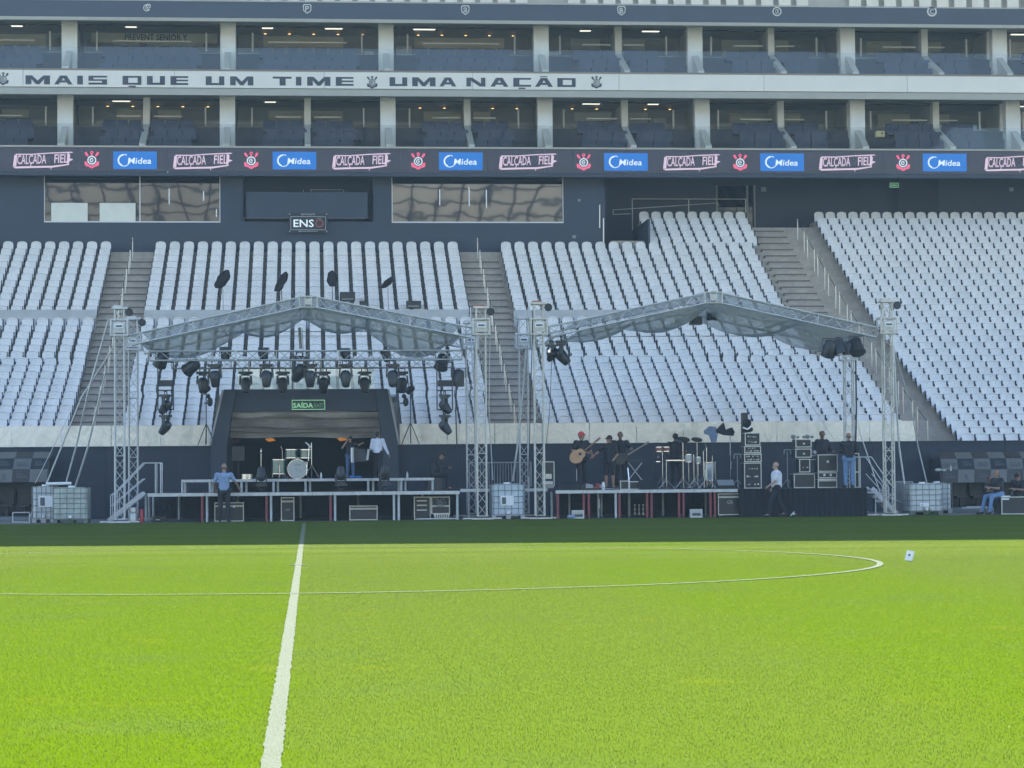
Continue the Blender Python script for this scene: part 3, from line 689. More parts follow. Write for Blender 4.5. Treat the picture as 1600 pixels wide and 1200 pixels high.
for ch,a,b in[('M',152,297),('A',323,432),('I',460,493),('S',527,637),('Q',730,842),('U',875,982),('E',1015,1120),('U',1225,1335),('M',1370,1508)]: letter(ch,z1(a),z1(b))
for ch,a,b in[('T',100,212),('I',238,270),('M',305,443),('E',475,580),('U',795,900),('M',930,1068),('A',1092,1192),('N',1253,1365),('A',1395,1502)]: letter(ch,400+z1(a),400+z1(b))
for ch,a,b,t in[('C',8,113,0),('A',137,243,1),('O',270,378,0)]: letter(ch,800+z1(a),800+z1(b),t)
# club crest: ring with letters, crossed oars, anchor arms
def ring(mb,cx,cz,r0,r1,y0,y1,n=20,mi=0,a0=0,a1=360):
    N=n; pts=[]
    for i in range(N+1):
        t=R(a0+(a1-a0)*i/N); pts.append((math.cos(t),math.sin(t)))
    for (c,s),(c2_,s2) in zip(pts,pts[1:]):
        mb.prism([(cx+c*r0,cz+s*r0),(cx+c*r1,cz+s*r1),(cx+c2_*r1,cz+s2*r1),(cx+c2_*r0,cz+s2*r0)],y0,y1,mi)
def crest(name,parent,cx,cz,S,Y,m_arm,m_ring,m_in,fill_in=True):
    o_=MB()
    for s in(-1,1):
        o_.prism([(cx+s*.18*S,cz+.22*S),(cx+s*.26*S,cz+.17*S),(cx+s*.40*S,cz+.33*S),(cx+s*.42*S,cz+.42*S),(cx+s*.34*S,cz+.47*S),(cx+s*.27*S,cz+.40*S)],Y-.02,Y-.003)
        o_.prism([(cx+s*.30*S,cz-.12*S),(cx+s*.42*S,cz-.10*S),(cx+s*.42*S,cz-.28*S),(cx+s*.36*S,cz-.38*S),(cx+s*.22*S,cz-.40*S),(cx+s*.0,cz-.53*S),(cx+s*.0,cz-.36*S),(cx+s*.2*S,cz-.27*S)],Y-.02,Y-.003)
    ring(o_,cx,cz+.42*S,.04*S,.10*S,Y-.02,Y-.003,10); o_.box(cx-.04*S,cx+.04*S,Y-.02,Y-.003,cz+.22*S,cz+.33*S)
    ob=o_.build(name,m_arm,parent)
    r_=MB(); ring(r_,cx,cz-.03*S,.20*S,.26*S,Y-.026,Y-.004,20); ring(r_,cx,cz-.03*S,.08*S,.13*S,Y-.026,Y-.004,12,a0=50,a1=310); r_.box(cx-.02*S,cx+.10*S,Y-.026,Y-.004,cz-.05*S,cz); r_.build('crest_ring',m_ring,ob if parent is None else ob,origin=org(ob))
    d_=MB(); ring(d_,cx,cz-.03*S,.001,.195*S,Y-.014,Y-.004,16); 
    if fill_in: d_.build('crest_disc',m_in,ob,origin=org(ob))
    return ob
for u in(5,581.5,932): 
    p=P(u,128.5 if u>500 else 123,FY); crest('crest',wf,p.x,p.z,.55,FY,M_ink,M_ink,M_whitef,False)
# round emblems on the navy fascia
NYY=LY-.03; M_em=mat('emblem_white',(.62,.64,.66),rough=.5)
EM=[(230,11.5,'CP','old monogram of a letter C round a P',0),(480,13.5,'P','white shield emblem holding a letter P',1),(727,15.5,'SB','white shield emblem with interlaced letters',1),(971,16.5,'B','white square-cornered emblem round a letter',1),(1214,18,'CR','white round emblem with interlaced letters',2),(1456,18,'C','solid white round emblem with dark centre',2)]
for u,v,s,lb,k in EM:
    p=P(u,v,NYY); t=thing('club_emblem',lb+' on the navy fascia','emblem',(p.x,NYY,p.z),'white club emblems along the navy fascia')
    mb=MB()
    if k==2: ring(mb,p.x,p.z,.16,.21 if u<1400 else .23,NYY-.02,NYY-.002,20)
    elif k==1:
        o2=[(-.15,.2),(.15,.2),(.19,.12),(.17,-.1),(0,-.23),(-.17,-.1),(-.19,.12)]
        for (a,b),(c,d) in zip(o2,o2[1:]+o2[:1]): mb.prism([(p.x+a,p.z+b),(p.x+c,p.z+d),(p.x+c*.8,p.z+d*.8),(p.x+a*.8,p.z+b*.8)],NYY-.02,NYY-.002)
    else: ring(mb,p.x-.02,p.z-.02,.12,.155,NYY-.02,NYY-.002,16,a0=30,a1=330); ring(mb,p.x+.06,p.z+.06,.07,.10,NYY-.024,NYY-.006,12)
    mb.build('outline',M_em,t)
    text('monogram',s[0] if k==0 else s,M_em,t,p.x,p.z,NYY-.003,.17,.22)
# ================================================================ LED BOARD
led=thing('led_ribbon_board','dark LED ribbon board with blue and pink adverts below the hospitality boxes','display board',(10,LY,14.826))
M_led=ledmat('led_dark_screen',(.020,.021,.036)); M_blue=ledmat('led_blue',lin(0,104,190)); M_pale=ledmat('led_white_glyph',lin(205,222,235)); M_pink=ledmat('led_pink_glyph',lin(205,182,200)); M_rose=ledmat('led_rose',lin(226,92,128))
mb=MB(); xx_=BX0
while xx_<BX1: mb.box(xx_+.003,xx_+1.277,LY,LY+.24,14.826,15.869); xx_+=1.28
mb.build('screen',M_led,led)
mb=MB(); mb.box(BX0,BX1,LY+.02,LY+.3,14.647,14.815); mb.build('lower_casing',M_navy2,led)
CY=LY-.004
for uc,vc in((211,250.5),(460,251),(720,252),(978,253),(1222,253.5),(1476,254)):
    x0,zb=pt(uc-34,vc+13.7,CY); x1,zt_=pt(uc+34,vc-13.7,CY)
    o=MB().box(x0,x1,CY-.006,CY,zb,zt_).build('blue_advert',M_blue,led)
    cx,cz=P(uc-13,vc,CY).x,P(uc,vc,CY).z; mb=MB()
    ring(mb,cx-.12,cz+.0,.24,.275,CY-.014,CY-.007,24,a0=60,a1=330); ring(mb,cx-.12,cz,.205,.24,CY-.014,CY-.007,14,a0=95,a1=250)
    mb.build('swoosh',M_pale,o,origin=org(o))
    text('advert_word','Midea',M_pale,o,P(uc+7,vc,CY).x,cz-.02,CY-.007,1.02,.27,shear=.12)
for uc,vc in((67.5,249),(317,250.5),(565,251),(825,251.5),(1081,252.5),(1324,253),(1582,254)):
    o=MB(); c=P(uc,vc,CY)
    def q(a,b): return (c.x+a,c.z+b)
    th=.035
    o.prism([q(-1.2,.24),q(-.5,.24),q(.3,.30),q(1.22,.34),q(1.30,.30),q(1.15,.285),q(.3,.255),q(-.5,.195),q(-1.17,.19)],CY-.012,CY-.003)
    o.prism([q(-1.33,-.33),q(-.9,-.31),q(.4,-.28),q(1.12,-.19),q(1.12,-.24),q(.4,-.36),q(-.2,-.37),q(-1.2,-.40),q(-1.25,-.36)],CY-.012,CY-.003)
    o.prism([q(-1.24,.19),q(-1.12,.19),q(-1.16,-.31),q(-1.3,-.31)],CY-.012,CY-.003)
    o.prism([q(1.1,.28),q(1.17,.2),q(1.14,.05),q(1.30,.0),q(1.13,-.08),q(1.1,-.19),q(1.02,-.18),q(1.04,.27)],CY-.012,CY-.003)
    o.box(c.x+.32,c.x+.35,CY-.012,CY-.003,c.z-.44,c.z-.365)
    ob=o.build('brush_banner',M_pink,led)
    text('slogan','CALÇADA',M_pink,ob,c.x-.50,c.z-.05,CY-.003,1.24,.50,shear=.12,rot=.03,off=.010)
    text('slogan','FIEL',M_pink,ob,c.x+.76,c.z+.04,CY-.003,.58,.38,shear=.12,rot=.03,off=.012)
    mb=MB(); ring(mb,c.x+.27,c.z+.0,.095,.125,CY-.012,CY-.003,12); mb.build('slogan_ring',mat('led_muted',lin(90,85,105)),ob,origin=org(ob))
    text('slogan','DA',mat('led_muted',lin(90,85,105)),ob,c.x+.27,c.z,CY-.003,.12,.10)
for uc,vc in((143.5,249.5),(392.5,250.5),(653.5,251.5),(912,253),(1156.5,253.5),(1411,254)):
    c=P(uc,vc,CY); crest('red_crest',led,c.x,c.z-.0,.74,CY,M_rose,M_pale,M_led)
mb=MB(); p=P(262,269,LY); mb.box(p.x-.03,p.x+.03,LY-.03,LY,p.z-.01,p.z+.02); mb.build('screen_sensor',M_white,led)
# box sponsor words on the room wall
pw=P(244,58.5,108.97); ws=thing('wall_lettering','dark words PREVENT SENIOR on the beige wall inside the second upper box','lettering',(pw.x,108.97,pw.z))
MB().box(P(120,49,106.34).x+.4,P(350,49,106.34).x-.4,108.98,109.02,PZ(67,109,244),PZ(51,109,244)).build('beige_backing',bx_beige,ws)
text('words','PREVENT SENIOR Y',mat('bronze_letters',(.06,.055,.05)),ws,pw.x,pw.z,108.97,P(292,49,109).x-P(194,49,109).x,.30)
# ================================================================ SIGNS
sg=P(481.5,348,CW-.3); en=thing('shop_sign','black sign reading ENSO with a red ring on the concourse booth','sign',(sg.x,CW-.3,sg.z))
w2=(P(512,348,CW-.3).x-P(451,348,CW-.3).x); h2=.86
MB().box(sg.x-w2/2,sg.x+w2/2,CW-.33,CW-.27,sg.z-h2/2,sg.z+h2/2).build('panel',mat('sign_black',(.012,.015,.02),rough=.4),en)
mb=MB(); z0,z1_=sg.z-.33,sg.z+.28
for a,b,c,d in((-.78,.78,z0,z0+.02),(-.78,.78,z1_-.02,z1_),(-.78,-.76,z0,z1_),(.76,.78,z0,z1_)): mb.box(sg.x+a,sg.x+b,CW-.345,CW-.331,c,d)
for a,b in((-.82,.38),(.82,.38),(-.82,-.38),(.82,-.38)): mb.lathe((sg.x+a,CW-.34,sg.z+b),[(.03,0),(.03,.01)],8,'y')
mb.build('border',mat('sign_line',(.35,.4,.42)),en)
text('word','ENS',mat('sign_white',(.75,.8,.8),emit=(.35,.4,.4)),en,sg.x-.2,sg.z-.03,CW-.331,.9,.34)
mb=MB(); ring(mb,sg.x+.5,sg.z-.03,.13,.18,CW-.345,CW-.331,20); mb.build('red_ring',mat('sign_red',(.35,.06,.05)),en)
mb=MB(); mb.box(sg.x+.38,sg.x+.62,CW-.345,CW-.331,sg.z+.19,sg.z+.215); mb.build('macron',mat('sign_green',(.1,.3,.2)),en)
text('caption','RISTORANTE',mat('sign_line',(.35,.4,.42)),en,sg.x,sg.z+.37,CW-.331,.62,.07)
text('caption','@ensorestaurante',mat('sign_line',(.35,.4,.42)),en,sg.x,sg.z-.385,CW-.331,.85,.07)
def exit_sign(u,v,Y,w_,h_,label,both=True):
    c=P(u,v,Y); t=thing('exit_sign',label,'sign',(c.x,Y,c.z)); G=ledmat('exit_green_glow',lin(140,200,155)) if 'exit_green_glow' not in MATS else MATS['exit_green_glow']
    MB().box(c.x-w_/2,c.x+w_/2,Y-.03,Y+.02,c.z-h_/2,c.z+h_/2).build('panel',mat('exit_panel_green',(.02,.075,.055),rough=.4),t)
    mb=MB(); e=.02
    for a,b,cc,d in((-w_/2,w_/2,-h_/2,-h_/2+e),(-w_/2,w_/2,h_/2-e,h_/2),(-w_/2,-w_/2+e,-h_/2+e,h_/2-e),(w_/2-e,w_/2,-h_/2+e,h_/2-e)): mb.box(c.x+a,c.x+b,Y-.04,Y-.031,c.z+cc,c.z+d)
    mb.build('border',G,t)
    if both:
        text('word','SAÍDA',G,t,c.x-.16*w_,c.z+.0*h_,Y-.031,.60*w_,.62*h_); text('word','EXIT',mat('exit_dim',lin(125,185,142)),t,c.x+.32*w_,c.z-.08*h_,Y-.031,.27*w_,.40*h_)
    else: text('word','SAÍDA',G,t,c.x,c.z,Y-.031,.7*w_,.4*h_)
exit_sign(482,632.5,81.86,1.15,.34,'green SAÍDA EXIT sign on the slate lintel above the tunnel')
exit_sign(1397,289.5,108.6,.42,.22,'small green SAÍDA sign high on the rear wall at right',False)
# ================================================================ STAIR HANDRAILS
def rail_thing(x,r,n,h,label,solid=True,span=2):
    t=thing('stair_handrail',label,'handrail',(x,YR(r)-.1,ZF(r)),'handrails in the stand stairways')
    mb=MB(); y0=YR(r)-.1; y1=YR(r+span)-.1
    for y,z in((y0,ZF(r)),(y1,ZF(r+span))): o=MB().tube((x,y,z-.02),(x,y,z+h),.022,6); o.build('post',M_rail,t)
    mb.tube((x,y0,ZF(r)+h-.06),(x,y1,ZF(r+span)+h-.06),.012,6); mb.build('top_bar',M_bracket,t)
for i,(x,n_) in enumerate(((-7.75,'left'),(7.45,'middle'))):
    r=1; k=0
    while r<30:
        k+=1; rail_thing(x,r,0,.95,f'{nth(k)} steel handrail from the bottom of the {n_} stairway'); r+=3 if r+3!=20 else 4
r=1;k=0
while r<34: k+=1; rail_thing(22.35,r,0,1.0,f'{nth(k)} steel handrail from the bottom of the wide right stairway'); r+=3
# guard rail above the upper centre block
t=thing('guard_rail','pale tubular guard rail behind the top row right of centre','railing',(15.3,YR(36),ZF(35)))
yy=YR(36); a,b=PX(988,yy,320),PX(1166,yy,320); zt_=PZ(311,yy,1080); mb=MB(); mb.tube((a,yy,zt_),(b,yy,zt_),.025)
mb.build('top_rail',M_alu,t)
for u in(988,1076,1165): MB().tube((PX(u,yy,320),yy,ZF(35)),(PX(u,yy,320),yy,zt_),.025).build('post',M_alu,t)
mb=MB(); mb.path([P(1122,322,yy),P(1122,317,yy),P(958,328,yy-1),P(958,335,yy-1),P(985,334,yy-1)],.018); mb.build('ramp_rail',M_alu,t)
t=thing('guard_rail','short steel stair rail in front of the stub stairs below the dark wall','railing',(PX(937,CW,350),CW-1,11.5))
for u,va,vb in((937,320,356),(943,341,382)): p=P(u,va,CW-1); q_=P(u,vb,CW-1); MB().tube(p,q_,.03).build('post',M_rail,t)

p=P(773,333,CW+.3); wb=thing('club_banner','small draped grey and red club emblem behind the right lounge window','banner',(p.x,CW+.3,p.z))
crest('emblem_cloth',wb,p.x,p.z,.78,CW+.3,mat('banner_grey',(.30,.30,.33)),mat('banner_red',(.35,.06,.07)),M_navy)
# ================================================================ STAGE ROOFS
def truss(mb,p0,p1,w=.29,rc_=.025,rw=.011,bay=.38,up=(0,0,1),mi=0,h=None):
    p0=Vector(p0);p1=Vector(p1); d=(p1-p0); L=d.length; d.normalize(); u=Vector(up)
    a=d.cross(u).normalized(); b=a.cross(d).normalized(); h=h or w
    cs=[a*sx*w/2+b*sz*h/2 for sx,sz in((-1,-1),(1,-1),(1,1),(-1,1))]
    for c in cs: mb.tube(p0+c,p1+c,rc_,6,mi)
    n=max(2,round(L/bay)); 
    for k in range(4):
        c0,c1=cs[k],cs[(k+1)%4]
        for i in range(n):
            q0=p0+d*(L*i/n); q1=p0+d*(L*(i+1)/n)
            mb.tube(q0+(c0 if i%2==0 else c1),q1+(c1 if i%2==0 else c0),rw,5,mi,caps=False)
        for q in(p0,p1): mb.tube(q+c0,q+c1,rw,5,mi)
        for j in range(1,int(L/2.0)): mb.tube(p0+d*j*2.0+c0,p0+d*j*2.0+c1,rw*1.3,5,mi)
    return mb
M_tr=mat('truss_aluminium',(.50,.505,.495),rough=.5,metal=.25,var=.18,scale=6)
M_trw=mat('truss_aluminium_warm',(.54,.505,.44),rough=.5,metal=.25,var=.2,scale=6)
def sleeve(mb,x,y,z0,z1,s=.26):
    for a in(-1,1):
        for b in(-1,1): mb.box(x+a*s-.025,x+a*s+.025,y+b*s-.025,y+b*s+.025,z0,z1)
    for z in(z0,z1-.05):
        for a in(-1,1): mb.box(x-s+.026,x+s-.026,y+a*s-.022,y+a*s+.022,z+.002,z+.048); mb.box(x+a*s-.022,x+a*s+.022,y-s+.026,y+s-.026,z+.002,z+.048)
    mb.box(x-.19,x+.19,y-s+.02,y-s+.045,z0+.1,z1-.11)
def tower(x,y,ztop,zs,label,m,red=False):
    t=thing('truss_tower',label,'truss tower',(x,y,0),'lattice towers of the two stage roofs')
    truss(MB(),(x,y,.1),(x,y,ztop),up=(0,1,0)).build('mast',m,t)
    mb=MB(); sleeve(mb,x,y,zs-.28,zs+.26); sl=mb.build('sleeve_block',m,t)
    mb=MB(); mb.box(x-.14,x+.14,y-.29,y-.27,zs-.05,zs+.1); mb.box(x-.1,x+.1,y-.302,y-.291,zs-.0,zs+.05,1); mb.build('maker_plate',[M_white,M_ink],sl,origin=org(sl))
    mb=MB(); mb.box(x-.24,x+.26,y-.2,y+.2,ztop,ztop+.07); mb.box(x-.2,x+.1,y-.12,y+.12,ztop+.07,ztop+.12,1); mb.build('top_pulley_plate',[m,mat('red_oxide',(.35,.10,.07),rough=.6) if red else m],t)
    mb=MB(); mb.lathe((x+.31,y-.15,ztop-.1),[(.11,-.05),(.13,-.02),(.13,.02),(.11,.05)],12,'y'); mb.tube((x+.31,y-.15,ztop),(x+.2,y-.15,ztop+.05),.02); mb.build('pulley',M_black,t)
    mb=MB(); mb.box(x-.34,x+.34,y-.34,y+.34,.0,.045)
    for a in(-1,1): mb.box(x+a*.34,x+a*.62,y-.05,y+.05,.01,.05)
    mb.build('base_plate',m,t)
    return t
ZS=6.15
tower(-5.98,74.5,6.72,ZS,'lattice tower at the front left corner of the left stage',M_tr)
tower(5.44,74.5,6.72,ZS,'lattice tower at the front right corner of the left stage',M_trw,True)
tower(-5.96,79.9,6.75,6.0,'lattice tower at the rear left corner of the left stage',M_tr)
tower(5.47,79.9,6.6,6.0,'lattice tower at the rear right corner of the left stage',M_tr)
tower(7.29,74.5,6.85,ZS,'lattice tower with red top plate at the front left corner of the right stage',M_trw,True)
tower(18.65,74.5,6.9,ZS,'lattice tower at the front right corner of the right stage',M_trw)
tower(7.29,79.9,6.75,6.0,'lattice tower at the rear left corner of the right stage',M_tr)
tower(18.62,79.9,5.9,5.55,'lattice tower at the rear right corner of the right stage',M_tr)
def tarpmat(name,col,see):
    m=mat(name,col,rough=.4,var=.08,scale=1.3,bump=.5,bscale=3,stretch=(.35,2.5,6)); n=m.node_tree; l=n.links; b=n.nodes['Principled BSDF']; o=n.nodes['Material Output']
    t=n.nodes.new('ShaderNodeBsdfTransparent'); t.inputs[0].default_value=(.75,.8,.82,1); tl=n.nodes.new('ShaderNodeBsdfTranslucent'); tl.inputs[0].default_value=(.5,.52,.5,1)
    m1=n.nodes.new('ShaderNodeMixShader'); m1.inputs[0].default_value=.35; m2=n.nodes.new('ShaderNodeMixShader')
    g=n.nodes.new('ShaderNodeNewGeometry'); ns=n.nodes.new('ShaderNodeTexNoise'); ns.inputs['Scale'].default_value=1.2; mp=n.nodes.new('ShaderNodeMapping'); mp.inputs['Scale'].default_value=(1,.5,2.5)
    l.new(g.outputs['Position'],mp.inputs[0]); l.new(mp.outputs[0],ns.inputs[0]); r=n.nodes.new('ShaderNodeMapRange'); r.inputs['From Min'].default_value=.42; r.inputs['From Max'].default_value=.62; r.inputs['To Min'].default_value=.30; r.inputs['To Max'].default_value=.45
    l.new(ns.outputs['Fac'],r.inputs[0]); l.new(b.outputs[0],m1.inputs[1]); l.new(tl.outputs[0],m1.inputs[2]); l.new(r.outputs[0],m2.inputs[0]); l.new(m1.outputs[0],m2.inputs[1]); l.new(t.outputs[0],m2.inputs[2]); l.new(m2.outputs[0],o.inputs[0]); return m
M_tarp=tarpmat('roof_tarp_plastic',(.50,.52,.52),.6)
def stage_roof(xl,xr,zl,zr,xa,za,side,label,scallops,wrap):
    y0,y1=74.5,79.9
    rf=thing('stage_roof',label,'stage roof',(xa,y0,za))
    for y,nm in((y0,'front'),(y1,'rear')):
        for (xs,zs) in((xl,zl),(xr,zr)):
            dx=xa-xs; s=1 if dx>0 else -1
            p=Vector((xs,y,zs)); q=Vector((xa-s*.28,y,za-(za-zs)*.28/abs(dx)))
            truss(MB(),p,q,w=.29,h=.32,bay=.36).build('gable_truss',M_tr,rf)
            mb=MB(); mb.tube(p+Vector((0,0,-.02)),Vector((xs-s*.25,y,ZS-.25 if y==y0 else 5.85)),.02)
            mb.tube(p+Vector((0,0,.12)),Vector((xs-s*.25,y,ZS+.2 if y==y0 else 6.15)),.02); mb.build('end_bracket',M_tr,rf)
        mb=MB()
        for dz in(-.17,.17):
            for yy in(-.15,.15): mb.tube((xa-.28,y+yy,za+dz-.04),(xa+.28,y+yy,za+dz-.04),.024)
        for dx in(-.28,-.1,.1,.28): mb.tube((xa+dx,y-.15,za-.2),(xa+dx,y-.15,za+.14),.02)
        mb.box(xa-.08,xa+.08,y-.17,y-.165,za-.12,za+.06); mb.build('ridge_joint',M_trw,rf)
    zline=lambda x:(zl+(za-zl)*(x-xl)/(xa-xl)) if x<xa else (za+(zr-za)*(x-xa)/(xr-xa))
    # purlins
    for f in(0,.5,1,.5,0):
        pass
    for x in(xl+.4,xl+(xa-xl)*.5,xa,xa+(xr-xa)*.5,xr-.4):
        MB().tube((x,y0,zline(x)-.12),(x,y1,zline(x)-.12),.03).build('purlin',M_tr,rf)
    # sagging tarp
    NX,NY=96,16; vs=[]
    x0,x1=xl+wrap[0],xr-wrap[1]
    for i in range(NX+1):
        x=x0+(x1-x0)*i/NX; f=(x-x0)/(x1-x0)
        sag=0
        for a,b,dpt in scallops:
            if a<=f<=b: sag=1.2*dpt*math.sin(math.pi*(f-a)/(b-a))**.8
        for j in range(NY+1):
            g=j/NY; y=y0-.2+(y1+.15-y0+.2)*g; env=.35+.65*math.sin(math.pi*min(1,g*.62+.3))
            z=zline(x)-.19-sag*env+.02*math.sin(y*5+x*.8)+.014*math.sin(y*11-x*1.3)+.006*random.uniform(-1,1)
            if j==0: z=zline(x)+.15
            if j==1: z=zline(x)-.17; y=y0-.19
            vs.append((x,y,z))
    mb=MB(); mb.add(vs,[(i*(NY+1)+j,(i+1)*(NY+1)+j,(i+1)*(NY+1)+j+1,i*(NY+1)+j+1) for i in range(NX) for j in range(1,NY)],0,True)
    mb.build('sagging_tarp',M_tarp,rf,flip=False)
    mb=MB()
    vs=[]
    for i in range(NX+1):
        x=x0+(x1-x0)*i/NX; 
        for y,z in((y1+.2,zline(x)+.16),((y0+y1)/2,zline(x)+.17),(y0-.05,zline(x)+.185)): vs.append((x,y,z+.008*math.sin(x*17)))
    mb.add(vs,[(i*3+j,(i+1)*3+j,(i+1)*3+j+1,i*3+j+1) for i in range(NX) for j in range(2)],0,True); mb.build('top_sheet',M_tarp,rf,flip=False)
    return rf
stage_roof(-5.62,5.15,5.75,5.95,-.05,6.98,0,'gabled lattice roof with sagging grey plastic sheet over the left stage',[(.0,.30,.52),(.30,.50,.42),(.50,.71,.42),(.71,.98,.70)],(.3,.35))
stage_roof(7.65,18.3,5.98,5.92,12.95,7.10,0,'gabled lattice roof with grey plastic sheet over the right stage',[(.0,.22,.28),(.22,.47,.45),(.47,.78,.50),(.78,1.0,.45)],(.95,.4))
# cross wires
for k,(v,Y) in enumerate(((518,79.5),(525,79.5))):
    mb=MB(); a=P(300,v,Y); b=P(700,v,Y); mb.tube(a,b,.012,5); tag(mb.build('tie_wire',M_grey),('upper' if k==0 else 'lower')+' thin horizontal tie wire behind the left stage roof','wire','tie wires under the left roof')
mb=MB(); mb.tube(P(850,526,79.5),P(1330,524,79.5),.011,5); tag(mb.build('tie_wire',M_grey),'long horizontal tie wire under the right stage roof','wire')
mb=MB(); mb.tube(P(468,512,79.4),P(470,545,79.4),.05,8); mb.tube(P(472,512,79.4),P(474,548,79.4),.012,5); tag(mb.build('hanging_tube',M_aluw),'short pale vertical tube hanging from the left roof ridge','tube')
# lighting trusses
for (u0,u1,v,Y,lb) in((233,722,555.5,74.6,'front horizontal lighting truss across the left stage'),(268,706,568.5,79.6,'rear horizontal lighting truss across the left stage, lower in view')):
    a=P(u0,v,Y); b=P(u1,v,Y); z=(a.z+b.z)/2; t=thing('lighting_truss',lb,'truss',((a.x+b.x)/2,Y,z))
    truss(MB(),(a.x,Y,z),(b.x,Y,z),bay=.34).build('lattice_beam',M_grey if Y>76 else mat('truss_dull',(.36,.37,.37),rough=.5,metal=.3,var=.15,scale=6),t)
    mb=MB()
    for f in(.275,.53,.6): x=a.x+(b.x-a.x)*f; mb.box(x-.03,x+.03,Y-.165,Y-.155,z-.16,z+.16)
    mb.build('joint_plate',M_alu,t)
# ---------------------------------------------------------------- moving heads
M_fix=mat('fixture_black',(.013,.015,.02),rough=.4,var=.2,scale=8); M_lens=mat('fixture_lens',(.05,.06,.07),rough=.08,coat=1)
def head_meshes():
    mb=MB(); mb.box(-.19,.19,-.14,.14,-.10,-.03); mb.box(-.12,.12,-.10,.10,-.15,-.10); mb.box(-.05,.05,-.03,.03,.05,.11); mb.tube((-.09,0,-.02),(-.09,0,.09),.018); mb.tube((.09,0,-.02),(.09,0,.09),.018); b=mb.mesh('base',M_fix)
    mb=MB(); 
    for s in(-1,1): mb.prism([(s*.13,-.15),(s*.18,-.15),(s*.20,-.36),(s*.18,-.44),(s*.16,-.38)],-.05,.05)
    y=mb.mesh('yoke',M_fix)
    mb=MB(); mb.lathe((0,0,-.41),[(.07,.20),(.13,.16),(.155,.06),(.15,-.04),(.125,-.16),(.105,-.25),(.09,-.27)],14); h=mb.mesh('lamp_head',M_fix)
    mb=MB(); mb.lathe((0,0,-.41),[(.088,-.271),(.06,-.28),(.02,-.283)],14); l=mb.mesh('lens',M_lens)
    return b,y,h,l
HM=head_meshes()
def moving_head(x,y,z,label,group,s=1,tilt=0,yaw=0,up=False,cat='stage light'):
    t=thing('moving_head_light',label,cat,(x,y,z),group,rz=yaw); t.scale=(s,s,s)
    if up: t.rotation_euler=(math.pi,0,yaw)
    for k,(nm,me) in enumerate(zip(('base','yoke','lamp_head'),HM)):
        o=bpy.data.objects.new(nm,me); COL.objects.link(o); o.parent=t
        if k==2:
            o.location=Vector((0,0,-.41))-Matrix.Rotation(tilt,3,'X')@Vector((0,0,-.41)); o.rotation_euler.x=tilt
            l=bpy.data.objects.new('lens',HM[3]); COL.objects.link(l); l.parent=o
    return t
OR2=['first','second','third','fourth','fifth','sixth','seventh']
for k,u in enumerate((336,416.5,484.5,540,613.5)):
    c=P(u,563,74.6); moving_head(c.x,74.6,c.z-.09,f'{OR2[k]} black moving light from the left under the front truss','moving lights under the front truss',s=1.12,tilt=R(random.uniform(-15,15)),yaw=random.uniform(-.2,.2))
for k,u in enumerate((317,384,441.5,505.5,569.5,628)):
    c=P(u,575,79.6); moving_head(c.x,79.6,c.z-.09,f'{OR2[k]} black moving light from the left under the rear truss','moving lights under the rear truss',s=1.12,tilt=R(random.uniform(-20,20)),yaw=random.uniform(-.3,.3))
def par(x,y,z,label,group,s=1,tilt=0,yaw=0):
    t=thing('par_light',label,'stage light',(x,y,z),group,rz=yaw)
    mb=MB(); mb.tube((-.16*s,0,0),(-.16*s,0,-.2*s),.014); mb.tube((.16*s,0,0),(.16*s,0,-.2*s),.014); mb.tube((-.16*s,0,0),(.16*s,0,0),.014); mb.build('yoke',M_fix,t,origin=(0,0,0))
    mb=MB(); mb.lathe((0,0,0),[(.05*s,.18*s),(.12*s,.14*s),(.14*s,-.1*s),(.155*s,-.17*s)],12); o=mb.build('housing',M_fix,t,origin=(0,0,0)); o.location=(0,0,-.2*s); o.rotation_euler=(tilt,0,0)
    mb=MB(); mb.lathe((0,0,0),[(.14*s,-.171*s),(.02,-.172*s)],12); o2=mb.build('lens',M_lens,o,origin=(0,0,0)); return t
for k,(u,v) in enumerate(((352,540),(412,541),(540,542),(604,543))):
    c=P(u,v,74.75); t=par(c.x,74.75,c.z-.05,f'small black wash light on top of the front truss, {OR2[k]} from the left','wash lights on the front truss',s=1.1,tilt=R(160),yaw=.3*k)
c=P(468,552,74.9); moving_head(c.x,74.9,c.z-.05,'large dark light fixture clamped in the middle of the front truss','',s=1.35,tilt=R(50),yaw=.6)
for k,(u,v,lb) in enumerate(((253,556,'large dark flood light at the left end of the front truss'),(300,568,'dark flood light angled on the rear truss near its left end'),(691,560,'dark fixture near the right end of the lighting truss'),(716,585,'boxy black fixture hanging at the right end of the front truss'))):
    c=P(u,v,74.9); par(c.x,74.9,c.z+.2,lb,None,s=1.5,tilt=R((40,60,-30,15)[k]),yaw=(.6,.9,-.5,.3)[k])
